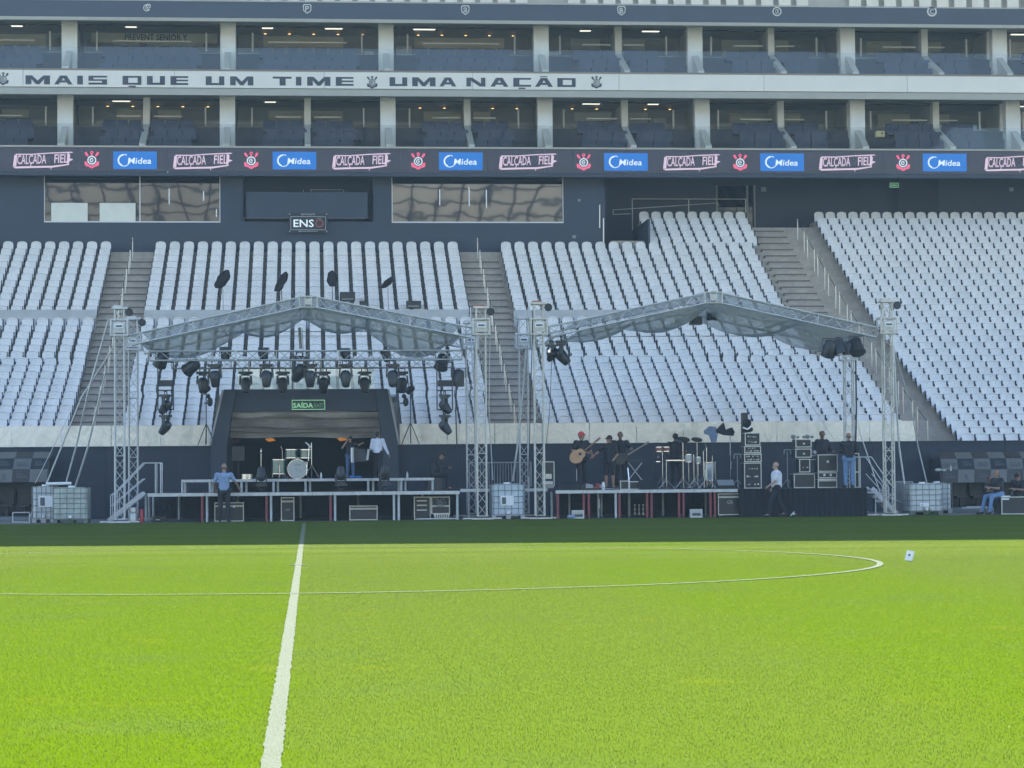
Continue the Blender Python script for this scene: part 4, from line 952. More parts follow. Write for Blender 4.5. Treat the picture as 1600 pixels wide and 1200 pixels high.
# hanging ladder frames with a small panel and two lights
for s,(ua,ub,v0,v1,side) in enumerate(((246.5,271,566,641,'left'),(682.5,707,566,640,'right'))):
    Y=74.6; a=P(ua,v0,Y); b=P(ub,v1,Y); t=thing('ladder_frame',f'thin black hanging ladder frame at the {side} side of the left stage','frame',(a.x,Y,a.z))
    mb=MB()
    for x in(a.x,b.x): mb.tube((x,Y,a.z),(x,Y,b.z),.022)
    for v in(566,610,640): z=P(ua,v,Y).z; mb.tube((a.x,Y,z),(b.x,Y,z),.022)
    mb.build('tube_frame',M_fix,t); xm=(a.x+b.x)/2
    c=P((ua+ub)/2,599,Y); p_=thing('light_panel',f'small flat black panel light on the {side} ladder frame','stage light',(c.x,Y,c.z)); mb=MB(); mb.box(c.x-.22,c.x+.22,Y-.08,Y+.02,c.z-.1,c.z+.1); mb.build('housing',M_fix,p_); mb=MB(); mb.box(c.x-.2,c.x+.2,Y-.084,Y-.08,c.z-.08,c.z+.08); mb.build('face',M_black,p_)
    for j,(v,nm) in enumerate(((612,'upper'),(644,'lower'))):
        c=P((ua+ub)/2,v,Y); moving_head(c.x,Y,c.z-.06,f'{nm} moving light hanging from the {side} ladder frame',None,s=1.0,tilt=R(40 if s==0 else -40),yaw=1.2)
# dark light clusters under the right roof
for k,(u,v,s,lb) in enumerate(((862,537,.9,'leftmost'),(877,531,1.25,'tallest'))):
    c=P(u,v,75.2); moving_head(c.x,75.2,c.z,f'{lb} dark lamp of the pair under the left eave of the right roof',None,s=s,tilt=R(50-90*k),yaw=1.0*k+.4)
c=P(857.5,549,75.0); tag(MB().lathe((c.x,74.9,c.z),[(.035,-.02),(.045,0),(.03,.02)],10,'y').build('white_lamp',emitmat('lamp_white_glow',(1,1,1),1.2)),'tiny white glowing lamp under the left eave of the right roof','lamp')
for k,(u,v,s,lb) in enumerate(((1296,530,1.35,'leftmost black lamp'),(1311,528,1.3,'second black lamp'),(1324,534,1.0,'small drooping black lamp'),(1338,526,1.4,'rightmost black lamp, tilted outwards,'))):
    c=P(u,v+8,74.25); par(c.x,74.25,c.z+.18,f'{lb} in the cluster under the right eave of the right roof',None,s=s*1.15,tilt=R((30,-20,10,-35)[k]),yaw=(.3,1.0,0,.2)[k])
sp=P(1087,501,76.5); t=thing('hanging_speaker','small black box hanging under the ridge of the right stage roof','speaker',(sp.x,76.5,sp.z)); mb=MB(); mb.box(sp.x-.19,sp.x+.19,76.3,76.7,sp.z-.14,sp.z+.13); mb.build('cabinet',M_fix,t); MB().box(sp.x-.17,sp.x+.17,76.285,76.298,sp.z-.12,sp.z+.11).build('grille',M_black,t)
for dx in(.35,.75): 
    c=P(1101+dx*22,497,76.5); par(c.x,76.5,c.z+.2,('nearer' if dx<.5 else 'farther')+' small lamp right of the box under the right roof ridge',None,s=.7,tilt=R(20))
# guy ropes / diagonal braces
def rope(pts,r,label,m=M_alu,cat='brace cable',name='guy_cable'): mb=MB(); mb.path([Vector(p) for p in pts],r,5); return tag(mb.build(name,m),label,cat)
rope([P(170,498,74.5),P(137,615,75.2),P(121,690,76.2),P(104,752,76.8)],.03,'long silver brace from the rear left tower top down to the left tanks',M_alu)
rope([P(176,545,74.7),P(128,620,75.6),P(72,758,77)],.028,'second silver brace from the left tower to the left tanks',M_alu)
rope([P(165,580,75),P(137,700,76),P(118,760,77)],.035,'thick pale brace ending on the front left tank',M_alu)
rope([P(112,640,78),P(55,755,78.5)],.012,'thin cable fanning out above the left tanks')
rope([P(1396,540,74.7),P(1401,640,75),P(1405,700,75.3),P(1420,805,75.6)],.032,'pale brace from the right tower down beside the right tank',M_alu)
rope([P(1397,545,74.9),P(1424,640,76),P(1435,700,76.6),P(1456,788,77)],.022,'thin brace from the right tower behind the right tank')
rope([P(1232,560,79.6),P(1263,625,79.6),P(1305,690,79.7)],.012,'thin cable slanting behind the right stage near the rear tower')
rope([P(1340,665,78),P(1375,770,77.5),P(1420,790,77)],.02,'grey cable slanting down at the right stage stair')
rope([P(826,480,79.9),P(818,600,79.6),P(808,700,79),P(801,752,78.5)],.035,'pale brace from the rear left tower of the right stage to the middle tank',M_aluw)
rope([P(766,480,75),P(764,640,75.4),P(770,750,76)],.018,'thin cable right of the front right tower of the left stage')
rope([P(832,485,74.6),P(832,520,74.6),P(828,660,74.8),P(826,745,75)],.014,'thin dark cable hanging beside the front left tower of the right stage',M_black)
rope([P(862,565,75.2),P(859,640,75.2),P(853,700,75.2)],.010,'thin dark wire below the lamps at the left of the right stage',M_black)
rope([P(1337,560,79.7),P(1338,640,79.7),P(1337,690,79.7)],.03,'dark cable bundle hanging beside the rear right tower',M_black)
rope([P(714,590,78),P(712,640,78),P(716,760,78)],.022,'dark cable bundle hanging near the right end of the left stage',M_black)
rope([P(735,480,79.7),P(737,540,79.3),P(740,600,79)],.022,'pale tube leaning beside the rear right tower of the left stage',M_alu)
# ---------------------------------------------------------------- decks
M_deck=mat('deck_edge_aluminium',(.50,.50,.47),rough=.5,metal=.15,var=.2,scale=5); M_dtop=mat('deck_plywood_black',(.03,.032,.035),rough=.8,var=.2)
M_legr=mat('red_leg_paint',(.22,.045,.05),rough=.6,var=.25,scale=8); M_legg=mat('leg_grey',(.40,.42,.42),rough=.5,metal=.3,var=.2,scale=8)
def deck(label,x0,x1,y0,y1,ztop,th,joints,legs,cat='stage platform'):
    t=thing('stage_deck',label,cat,((x0+x1)/2,y0,0)); 
    js=[x0]+joints+[x1]
    for a,b in zip(js,js[1:]):
        mb=MB(); mb.box(a+.006,b-.006,y0,y0+.05,ztop-th,ztop,0); mb.box(a+.006,b-.006,y0+.05,y1,ztop-.05,ztop-.004,1); mb.build('deck_panel',[M_deck,M_dtop],t)
    for u,red,yb in legs:
        x=PX(u,yb,790); MB().tube((x,yb,legs_base),(x,yb,ztop-th-.002 if yb<y0+.2 else ztop-.051),.042,10).build('leg',M_legr if red else M_legg,t)
    return t
legs_base=.0
JX=lambda u,Y:PX(u,Y,768)
DZ=.915
deck('main platform of the left stage on red and grey legs',PX(230,74.3,770),PX(718.5,74.3,768),74.3,80.4,DZ,.105,[JX(u,74.3) for u in(320,420,488,520,598,620)],
 [(316,1,74.4),(323.5,0,74.4),(416.5,1,74.4),(423.5,0,74.4),(516.5,1,74.4),(523.5,0,74.4),(615.5,0,74.4),(623,0,74.4),(714.5,0,74.4),(228,0,76.2),(233,0,77),(240,0,78),(280,0,79.5),(372,0,79.5),(470,0,79.5),(560,0,79.5),(660,0,79.5)])
legs_base=DZ
deck('raised drum platform standing on the left stage',PX(283,76,749),PX(678.5,76,749),76,79.6,1.335,.085,[JX(u,76) for u in(330,400,433,480,527,580,632)],
 [(285,0,76.08),(289.5,0,76.3),(328,0,76.08),(332,0,76.3),(377.5,0,76.08),(385,0,76.3),(427.5,0,76.08),(434.5,0,76.3),(477.5,0,76.08),(484.5,0,76.3),(575.5,0,76.08),(583,0,76.3),(623,0,76.3),(627,0,76.08),(633.5,0,76.3),(670.5,0,76.3),(676,0,76.08)])
legs_base=0
deck('narrow grey walkway joining the two stages',PX(719,75.6,764),PX(856,75.6,764),75.6,78,.965,.10,[JX(790,75.6)],[(732,0,75.7),(771,0,77.6),(862,0,75.7),(840,0,77.6)])
deck('main platform of the right stage on red legs',PX(868,74.3,766),PX(1153,74.3,766),74.3,80.4,.90,.10,[JX(u,74.3) for u in(917,966,1015,1064,1113)],
 [(871.5,1,74.4),(889.5,0,77),(912,1,74.4),(920,1,74.4),(935,0,75.5),(940,0,77),(962,0,74.4),(968,1,74.4),(983,0,76.5),(1011,1,74.4),(1018,1,74.4),(1036,0,77),(1061,1,74.4),(1068,1,74.4),(1103,0,76.5),(1110,1,74.4),(1117,1,74.4)])
t=thing('stage_skirt','black cloth skirted platform at the right end of the right stage','stage platform',(PX(1250,74.2),74.2,0))
xa_,xb_=PX(1156,74.2,780),PX(1355,74.2,780); n=120; vs=[]
for i in range(n+1):
    x=xa_+(xb_-xa_)*i/n; y=74.2+.03*math.sin(i*1.3)+.02*math.sin(i*2.9); vs+=[(x,y-.02,.0),(x,y,.9)]
mb=MB(); mb.add(vs,[(2*i,2*i+2,2*i+3,2*i+1) for i in range(n)],0,True); mb.build('cloth',M_blackf,t,flip=False)
mb=MB(); mb.box(xa_,xb_,74.24,80.4,.84,.895); mb.build('top_boards',M_dtop,t)
for x in(xa_+.05,xb_-.05): MB().box(x-.03,x+.03,74.27,80.3,.0,.84).build('side_frame',M_blackf,t)
tag(MB().box(PX(240,80.6),PX(716,80.6),80.55,80.6,0,.86).build('backdrop_skirt',M_blackf),'black backing cloth under the rear of the left stage','cloth')
tag(MB().box(PX(872,80.6),PX(1155,80.6),80.55,80.6,0,.84).build('backdrop_skirt',M_blackf),'black backing cloth under the rear of the right stage','cloth')
# ================================================================ PEOPLE
M_skin=mat('skin_tan',(.30,.165,.105),rough=.55,var=.08,scale=6); M_skind=mat('skin_brown',(.16,.085,.055),rough=.55)
M_hair=mat('hair_black',(.012,.010,.010),rough=.6,var=.3,scale=40); M_eye=mat('eye_dark',(.02,.015,.012),rough=.2)
M_shoe=mat('shoe_black',(.02,.02,.022),rough=.5)
def clothm(n,c): return mat(n,c,rough=.85,var=.14,scale=9,bump=.3,bscale=14)
def remesh(o,vox,sm=4):
    m=o.modifiers.new('skin_union','REMESH'); m.mode='VOXEL'; m.voxel_size=vox; m.use_smooth_shade=True
    s=o.modifiers.new('soften','SMOOTH'); s.iterations=sm; s.factor=.5
def person(label,loc,face,H=1.75,pose=None,shirt=None,sleeve='short',pants=None,shorts=False,skin=None,cap=None,hair='short',shoes=True,bulk=1.0,group=None,eyes=True):
    """face: heading in degrees, 0 = looking to +Y (away from the camera), 180 = towards it. pose overrides joints (local, metres for H=1.75)"""
    J=dict(pel=(0,0,.95),wst=(0,0,1.10),chs=(0,0,1.32),nck=(0,.0,1.46),hed=(0,.02,1.62),
      shL=(-.19,0,1.41),elL=(-.245,-.02,1.12),wrL=(-.25,.06,.87),shR=(.19,0,1.41),elR=(.245,-.02,1.12),wrR=(.25,.06,.87),
      hpL=(-.095,0,.93),knL=(-.11,.03,.50),anL=(-.12,-.01,.09),hpR=(.095,0,.93),knR=(.11,.03,.50),anR=(.12,-.01,.09),toeL=None,toeR=None,look=(0,1,0))
    J.update(pose or {}); J={k:Vector(v) if v is not None else None for k,v in J.items()}
    for s in'LR':
        if J['toe'+s] is None: J['toe'+s]=J['an'+s]+Vector((-.03 if s=='L' else .03,.17,-.055))
    skin=skin or M_skin; t=thing('person',label,'person',loc,group,rz=-R(face)); t.scale=(H/1.75,)*3
    b=bulk; mb=MB(); C=mb.cap
    hd=J['hed']; lk=J['look'].normalized(); rt=lk.cross(Vector((0,0,1))).normalized(); hu=rt.cross(lk)
    C(J['nck']-Vector((0,0,.05)),hd-hu*.06,.058,.052)
    mb.ball(hd+hu*.03-lk*.01,.078,.095,.10,14,10); C(hd-hu*.05+lk*.03,hd-hu*.075+lk*.045,.055,.042)
    C(hd+lk*.082+hu*.015,hd+lk*.105-hu*.02,.012,.018)
    C(hd+lk*.078-hu*.058-rt*.018,hd+lk*.078-hu*.058+rt*.018,.013,.013)
    for s in(-1,1): mb.ball(hd+rt*.08*s-lk*.005,.014,.022,.03,8,6); C(hd+lk*.075+rt*.02*s+hu*.04,hd+lk*.07+rt*.045*s+hu*.035,.012,.010)
    C(J['pel'],J['wst'],.135*b,.125*b); C(J['wst'],J['chs'],.125*b,.14*b); C(J['chs'],J['nck']-Vector((0,0,.04)),.13*b,.07)
    for s in'LR':
        C(J['chs']+(J['sh'+s]-J['chs'])*.4,J['sh'+s],.095,.068); C(J['sh'+s],J['el'+s],.055*b,.042); C(J['el'+s],J['wr'+s],.042,.029)
        # hand
        d=(J['wr'+s]-J['el'+s]).normalized(); hdv=J.get('hand'+s); d=Vector(hdv).normalized() if hdv else d
        side=d.cross(Vector((0,0,1))); side=Vector((0,1,0)) if side.length<.3 else side.normalized(); nn=side.cross(d)
        w0=J['wr'+s]; pm=w0+d*.05; C(w0,w0+d*.085,.026,.034); C(w0+d*.03+side*.018,w0+d*.085+side*.024,.022,.018); C(w0+d*.03-side*.018,w0+d*.085-side*.024,.022,.018)
        for q,(o_,L) in enumerate(((-.033,.060),(-.011,.070),(.011,.066),(.033,.052))):
            f0=w0+d*.09+side*o_; f1=f0+(d*.8-nn*.35).normalized()*L*.55; f2=f1+(d*.45-nn*.8).normalized()*L*.5; C(f0,f1,.0105,.0095,6); C(f1,f2,.0095,.008,6)
        th0=w0+d*.03-side*.03; th1=th0+(d*.6-side*.7).normalized()*.05; C(th0,th1,.014,.011,6); C(th1,th1+(d*.9-side*.1-nn*.3).normalized()*.035,.011,.009,6)
        C(J['pel']*.6+J['hp'+s]*.4,J['hp'+s],.11*b,.10*b); C(J['hp'+s],J['kn'+s],.088*b,.056); C(J['kn'+s],J['kn'+s]*.6+J['an'+s]*.4,.056,.06); C(J['kn'+s]*.6+J['an'+s]*.4,J['an'+s],.058,.036); C(J['an'+s],J['toe'+s],.04,.03)
    o=mb.build('body',skin,t,origin=(0,0,0)); remesh(o,.0085,3)
    if eyes:
        for s in(-1,1):
            e=MB(); e.ball(hd+lk*.085+rt*.03*s+hu*.018,.011,.009,.008,8,6); e.build('eye',M_eye,o,origin=(0,0,0))
    # shirt
    mb=MB(); C=mb.cap; k=.018
    C(J['pel']+Vector((0,0,.055)),J['wst'],.146*b+k,.146*b+k,14); C(J['wst'],J['chs'],.146*b+k,.155*b+k,14); C(J['chs'],J['nck']-Vector((0,0,.06)),.13*b+k,.062+k,14)
    for s in'LR':
        C(J['chs']+(J['sh'+s]-J['chs'])*.4,J['sh'+s],.10+k,.07+k); e=J['sh'+s]+(J['el'+s]-J['sh'+s])*(.72 if sleeve=='short' else 1)
        C(J['sh'+s],e,.066+k*.8,.058+k*.6)
        if sleeve=='long': C(J['el'+s],J['wr'+s]+(J['el'+s]-J['wr'+s])*.06,.056+k*.6,.04+k*.3)
    o=mb.build('shirt',shirt,t,origin=(0,0,0)); remesh(o,.014,5)
    mb=MB(); C=mb.cap
    C(J['pel']+Vector((0,0,.06)),J['pel']-Vector((0,0,.02)),.148*b+.006,.15*b+.006,14)
    for s in'LR':
        C(J['pel']*.6+J['hp'+s]*.4,J['hp'+s],.118*b+.01,.112*b+.01); kn=J['kn'+s]
        if shorts: kk=J['hp'+s]+(kn-J['hp'+s])*.95; C(J['hp'+s],kk,.11*b,.088)
        else: C(J['hp'+s],kn,.104*b,.078); C(kn,J['an'+s]+Vector((0,0,.03)),.078,.062)
    o=mb.build('trousers' if not shorts else 'shorts',pants,t,origin=(0,0,0)); remesh(o,.014,4)
    mb=MB()
    for s in'LR': mb.cap(J['an'+s]-Vector((0,0,.035)),J['toe'+s]-Vector((0,0,.0)),.05,.04,10)
    o=mb.build('shoes',M_shoe,t,origin=(0,0,0)); remesh(o,.012,2)
    mb=MB(); top=hd+hu*.045-lk*.018
    if cap:
        mb.ball(top,.094,.108,.088,16,8)
        bl=J.get('brim',1); mb.cap(top+lk*.08*bl+hu*-.005-rt*.04,top+lk*.15*bl-hu*.012-rt*.025,.022,.014); mb.cap(top+lk*.08*bl-hu*.005+rt*.04,top+lk*.15*bl-hu*.012+rt*.025,.022,.014); mb.cap(top+lk*.09*bl,top+lk*.16*bl-hu*.012,.022,.014)
        o=mb.build('cap',cap,t,origin=(0,0,0)); remesh(o,.01,3)
        mb=MB()
    mb.ball(hd+hu*.03-lk*.032,.086,.088,.088 if not cap else .06,14,8); mb.cap(hd-lk*.05-hu*.01,hd-lk*.045-hu*.05,.06,.05)
    if hair=='bald': mb=MB(); mb.ball(hd-lk*.035-hu*.01,.084,.07,.05,12,8)
    o=mb.build('hair',M_hair if hair!='bald' else mat('hair_grey_short',(.12,.09,.07),rough=.8),t,origin=(0,0,0)); remesh(o,.011,3)
    return t
blk=clothm('tshirt_black',(.018,.019,.024)); blk2=clothm('trouser_black',(.015,.016,.022)); jean=clothm('denim_blue',(.06,.12,.24)); jeanl=clothm('denim_faded',(.13,.22,.36))
def stand(u,v,Y,zfoot,ztop_v):
    x=PX(u,Y,v); zt_=PZ(ztop_v,Y,u); return x,zt_-zfoot
def at(u,vh,Y,zf):
    """x and body height of someone whose head top shows at vh"""
    x,z=pt(u,vh,Y); return x,(z-zf)/1.75*1.75
# 1 man in grey-blue t-shirt, back to camera, hands on the deck
x,h=at(350,724,73.85,0)
person('man in grey-blue t-shirt and dark trousers seen from behind, leaning on the left stage edge',(x,73.85,0),5,h,dict(elL=(-.30,.02,1.16),wrL=(-.27,.22,.98),elR=(.32,.05,1.20),wrR=(.40,.26,1.05),shL=(-.20,0,1.40),shR=(.20,0,1.40),look=(0.1,1,-.35)),clothm('tshirt_grey_blue',(.20,.27,.40)),'short',blk2,hair='bald',eyes=False)
# 2 accordion player
Yp=77.4; x,h=at(547,681,Yp,1.335)
person('accordion player in black cap and black shirt on the drum platform',(x,Yp,1.335),172,h,dict(elR=(.34,.10,1.25),wrR=(.16,.16,1.52),elL=(-.33,.16,1.36),wrL=(-.42,.30,1.42),look=(.25,1,.05)),blk,'short',jean,skin=M_skin,cap=M_hair,hair='short')
ac=thing('accordion','black accordion with white keyboard, bellows pulled open','accordion',(x,Yp-.32,2.2))
zc=PZ(711,Yp-.3,560)
kx=PX(549,Yp-.3); ex=PX(573,Yp-.3)
mb=MB(); mb.box(kx+.07,kx+.22,Yp-.42,Yp-.18,zc-.22,zc+.24); mb.build('treble_body',M_ply,ac)
mb=MB(); mb.box(kx-.03,kx+.065,Yp-.44,Yp-.2,zc-.24,zc+.24)
for i in range(14): mb.box(kx+.02,kx+.067,Yp-.446,Yp-.438,zc-.22+i*.033,zc-.205+i*.033,1)
mb.build('keyboard',[mat('keys_ivory',(.75,.76,.74),rough=.3),M_black],ac)
mb=MB()
for i in range(10): xx=kx+.225+(ex-kx-.27)*i/10; mb.prism([(xx,zc-.2),(xx+.012,zc-.215),(xx+.024,zc-.2),(xx+.024,zc+.2),(xx+.012,zc+.215),(xx,zc+.2)],Yp-.40,Yp-.2)
mb.build('bellows',mat('bellows_dark',(.03,.035,.045),rough=.5),ac)
mb=MB(); mb.bar((ex,Yp-.3,zc-.17),(ex+.05,Yp-.3,zc+.19),.07,.2); mb.build('bass_body',mat('bass_grey',(.45,.47,.47),rough=.4),ac)
# 3 man in white long sleeves
x,h=at(590,674,77.2,1.335)
person('man in white long-sleeved shirt and dark trousers standing with his back turned',(x,77.2,1.335),25,h,dict(elR=(.30,.03,1.13),wrR=(.40,.08,.90),elL=(-.26,-.01,1.12),wrL=(-.2,.15,.95),look=(.1,1,-.15)),clothm('shirt_white_blue',(.66,.68,.78)),'long',blk2,eyes=False,bulk=1.12)
# 4 seated man looking at a phone, right end of left stage
zs_=.915; x,z=pt(686,709,76.4)
sit=dict(pel=(0,0,.52),wst=(0,.02,.66),chs=(0,.10,.86),nck=(0,.17,.99),hed=(0,.24,1.12),shL=(-.19,.12,.95),shR=(.19,.12,.95),elL=(-.22,.22,.70),wrL=(-.08,.42,.72),elR=(.22,.22,.70),wrR=(.08,.42,.72),
  hpL=(-.10,.02,.50),hpR=(.10,.02,.50),knL=(-.13,.44,.48),knR=(.13,.44,.48),anL=(-.13,.42,.09),anR=(.13,.42,.09),look=(0,1,-.7))
person('man in black sitting on the drum platform end, looking at a phone',(x-.15,76.4,zs_),95,1.75*1.03,sit,blk,'long',blk2,cap=M_hair)
tag(MB().box(x+.32,x+.40,76.36,76.44,zs_+.74,zs_+.80).build('phone',M_black),'small dark phone in the hands of the seated man in black','phone')
tag(MB().box(x-.40,x+.08,76.1,76.75,zs_,zs_+.42).build('equipment_chest',M_ply),'low black chest under the man looking at his phone','trunk')
# 5 guitarist with red cap
Y2=76.6; z2=.9
x,h=at(908,674,Y2,z2)
person('guitarist in a red cap and black t-shirt',(x,Y2,z2),150,h,dict(elL=(-.30,.06,1.16),wrL=(-.22,.26,1.02),elR=(.31,-.02,1.18),wrR=(.05,.28,1.12),look=(-.35,1,-.05),handL=(.5,.6,-.2)),blk,'short',blk2,cap=mat('cap_red',(.62,.035,.05),rough=.7))
gt=thing('acoustic_guitar','light brown acoustic guitar held by the man in the red cap','guitar',(x,Y2-.34,z2+1.05))
gc=P(904,711,Y2-.34)
def guitar(t,c,ang,sc,mb_body,mb_neck,headx):
    ca,sa=math.cos(ang),math.sin(ang); q=lambda a,b:(c.x+(a*ca-b*sa)*sc,c.z+(a*sa+b*ca)*sc)
    pts=[]
    for i in range(28):
        th=2*math.pi*i/28; r=.19*(1+.18*math.cos(th+math.pi)-.20*math.exp(-((abs(((th+math.pi)%(2*math.pi))-math.pi)-1.35)/.28)**2)); pts.append(q(r*math.cos(th)*1.28,r*math.sin(th)))
    m=MB(); m.prism(pts,c.y-.05,c.y+.05); m.build('body',mb_body,t)
    m=MB(); m.lathe((q(.05,0)[0],c.y-.055,q(.05,0)[1]),[(.045*sc,-.002),(.045*sc,.002)],14,'y'); m.build('sound_hole',M_black,t)
    m=MB(); m.bar((*[q(.22,0)[0]],c.y-.05,q(.22,0)[1]),(q(headx,0)[0],c.y-.05,q(headx,0)[1]),.045,.03,up=(0,1,0)); m.build('neck',mb_neck,t)
    m=MB(); m.bar((q(headx,0)[0],c.y-.05,q(headx,0)[1]),(q(headx+.17,0)[0],c.y-.05,q(headx+.17,0)[1]),.07,.025,up=(0,1,0)); m.build('headstock',mb_neck,t)
M_gw=mat('guitar_wood',(.36,.19,.085),rough=.3,var=.15,scale=4,coat=.5)
guitar(gt,gc,R(38),1.15,M_gw,mat('neck_wood',(.2,.12,.07),rough=.5),.62)
# 6 man in black cap and shorts gesturing
x,h=at(952,680,Y2+.2,z2)
person('man in black shorts and backward cap standing between the two guitarists',(x,Y2+.2,z2),200,h,dict(elR=(.36,.10,1.20),wrR=(.52,.26,1.06),elL=(-.26,.02,1.12),wrL=(-.2,.2,1.0),look=(.8,.6,-.1),brim=Vector((0,0,0))*0 if 0 else None) if 0 else dict(elR=(.36,.10,1.20),wrR=(.52,.26,1.06),elL=(-.26,.02,1.12),wrL=(-.2,.2,1.0),look=(.8,.6,-.1)),blk,'short',blk2,shorts=True,cap=M_hair,bulk=1.12)
# 7 bass player
x,h=at(969,674,Y2+.7,z2)
person('bass player in black t-shirt behind the man in shorts',(x,Y2+.7,z2),185,h,dict(elL=(-.33,.10,1.22),wrL=(-.30,.34,1.22),elR=(.28,.02,1.14),wrR=(.02,.28,1.04),look=(-.1,1,-.1)),blk,'short',blk2,skin=M_skind,bulk=1.08)
bg_=thing('bass_guitar','dark bass guitar with pale neck pointing up to the right','bass guitar',(x,Y2+.3,z2+1.1)); bc=P(972,716,Y2+.15)
guitar(bg_,bc,R(31),.95,M_ply,mat('bass_neck',(.22,.18,.15),rough=.5),.92)
# 8 percussionist
x,h=at(1055,677,78.2,z2)
person('percussionist in black behind the cymbals, seen from behind',(x,78.2,z2),20,h,dict(elL=(-.30,.12,1.18),wrL=(-.24,.36,1.10),elR=(.30,.12,1.18),wrR=(.24,.36,1.10),look=(-.3,1,-.1)),blk,'short',blk2,cap=M_hair,bulk=1.15,eyes=False)
# 9 man behind the racks
x,h=at(1284,673,79.3,z2)
person('dark haired man in black standing behind the racks on the right stage',(x,79.3,z2),150,h,dict(elL=(-.32,.02,1.15),wrL=(-.2,.25,1.12),look=(.3,1,-.4)),blk,'long',blk2,skin=M_skind,bulk=1.1)
# 10 man in jeans
x,h=at(1326,676,75.3,z2)
person('man in blue jeans and black top with his back turned at the right stage edge',(x,75.3,z2),4,h,dict(elL=(-.28,.08,1.18),wrL=(-.12,.26,1.10),elR=(.28,.08,1.18),wrR=(.12,.26,1.10),look=(0,1,-.25)),blk,'long',jeanl,hair='bald',bulk=1.1,eyes=False)
# 11 man in white t-shirt on the ground, walking left
x,h=at(1213,722,73.6,0)
person('man in white t-shirt and dark trousers walking left in front of the black skirt',(x,73.6,0),-88,h,dict(elL=(-.22,.08,1.14),wrL=(-.20,.28,1.00),elR=(.24,-.06,1.13),wrR=(.22,.10,.92),knL=(-.10,.20,.52),anL=(-.10,.26,.09),knR=(.10,-.06,.50),anR=(.10,-.30,.12),look=(0,1,-.15)),clothm('tshirt_white',(.60,.62,.66)),'short',blk2,skin=mat('skin_light',(.40,.25,.18),rough=.55),hair='bald',bulk=1.08)
# right: seated group near the dugout
Y3=74.9
x,z=pt(1556,737,Y3)
s2=dict(sit); s2.update(elL=(-.24,.20,.70),wrL=(.02,.40,.74),elR=(.24,.20,.72),wrR=(-.02,.42,.72),look=(-.5,1,0),hed=(0,.10,1.16),nck=(0,.08,1.02),chs=(0,.05,.87),shL=(-.20,.06,.97),shR=(.20,.06,.97),knL=(-.18,.42,.56),knR=(.16,.42,.56),anL=(-.18,.50,.09),anR=(.16,.55,.09))
s2={k:(Vector(v)+Vector((0,0,.12 if not k.startswith(('an','kn')) else 0)) if k!='look' else v) for k,v in s2.items()}
person('seated man in black t-shirt and blue jeans with folded arms at the far right',(x+.1,Y3,0),-110,(z)/1.36*1.75,s2,blk,'short',jeanl,bulk=1.12)
x,z=pt(1588,740,Y3+.6)
s3=dict(s2); s3['look']=(.2,1,-.5)
person('man in black with a dark cap sitting at the right edge of the picture',(x+.1,Y3+.6,0),-130,z/1.38*1.75,s3,blk,'short',blk2,cap=M_hair)
x,z=pt(1541,748,Y3+1.0)
person('person in black holding a phone, half hidden behind the seated man',(x+.05,Y3+1.0,0),150,z/1.30*1.75,dict(s3),blk,'short',blk2,skin=M_skind)
# ================================================================ PROPS
M_edge=mat('case_edge_aluminium',(.50,.51,.46),rough=.4,metal=.4,var=.15,scale=10)
def frame_edges(mb,x0,x1,y0,z0,z1,t=.028,mi=0,yd=.03):
    mb.box(x0,x1,y0-yd*.4,y0+yd,z0,z0+t,mi); mb.box(x0,x1,y0-yd*.4,y0+yd,z1-t,z1,mi); mb.box(x0,x0+t,y0-yd*.4,y0+yd,z0+t,z1-t,mi); mb.box(x1-t,x1,y0-yd*.4,y0+yd,z0+t,z1-t,mi)
def case(label,u0,u1,v0,v1,Y,depth=.6,lid=.25,latches=2,mark=None,cat='flight case',feet=False,fill=None,zbase=None,name='flight_case'):
    um=(u0+u1)/2; x0=PX(u0,Y,v1); x1=PX(u1,Y,v1); z1=PZ(v0,Y,um); z0=PZ(v1,Y,um) if zbase is None else zbase
    t=thing(name,label,cat,((x0+x1)/2,Y,z0)); mb=MB(); b0=z0+(.06 if feet else 0); mb.box(x0+.012,x1-.012,Y+.005,Y+depth,b0+.012,z1-.01); mb.build('body',fill or M_ply,t)
    mb=MB(); frame_edges(mb,x0,x1,Y,b0,z1)
    if lid: zz=z1-(z1-b0)*lid; mb.box(x0+.028,x1-.028,Y-.012,Y+.01,zz-.022,zz+.004); mb.box(x0+.028,x1-.028,Y-.012,Y+.01,zz+.012,zz+.03)
    for x in(x0,x1-.02): mb.box(x,x+.02,Y+.03,Y+depth,z1-.02,z1)
    mb.build('metal_edging',M_edge,t)
    for i in range(latches):
        x=x0+(x1-x0)*(i+1)/(latches+1); zz=z1-(z1-b0)*(lid or .4); MB().box(x-.035,x+.035,Y-.02,Y-.0125,zz-.05,zz+.03).build('latch',M_alu,t)
    if feet:
        for x in(x0+.08,x1-.08): m=MB(); m.lathe((x,Y+.08,z0+.03),[(.03,-.02),(.03,.02)],10,'x'); m.build('castor',M_grey,t)
    if mark: text('marking',mark,mat('marking_grey',(.25,.27,.25)),t,(x0+x1)/2,(b0+z1)/2-.02,Y-.002,(x1-x0)*.35,.06)
    return t,x0,x1,z0,z1
case('flight case with pale metal edges behind the legs of the man in the grey-blue t-shirt',335,381,785,812,74.9,.6,.2,2,zbase=0.0)
case('tall narrow flight case with two latches under the left stage',439,460,777,811,74.8,.5,.18,0,mark='AUDIO',zbase=0)
_,x0,x1,z0,z1_=case('black trunk with thin metal rim under the middle of the left stage',546,590,790,812,74.9,.6,.22,0,zbase=0,feet=False)
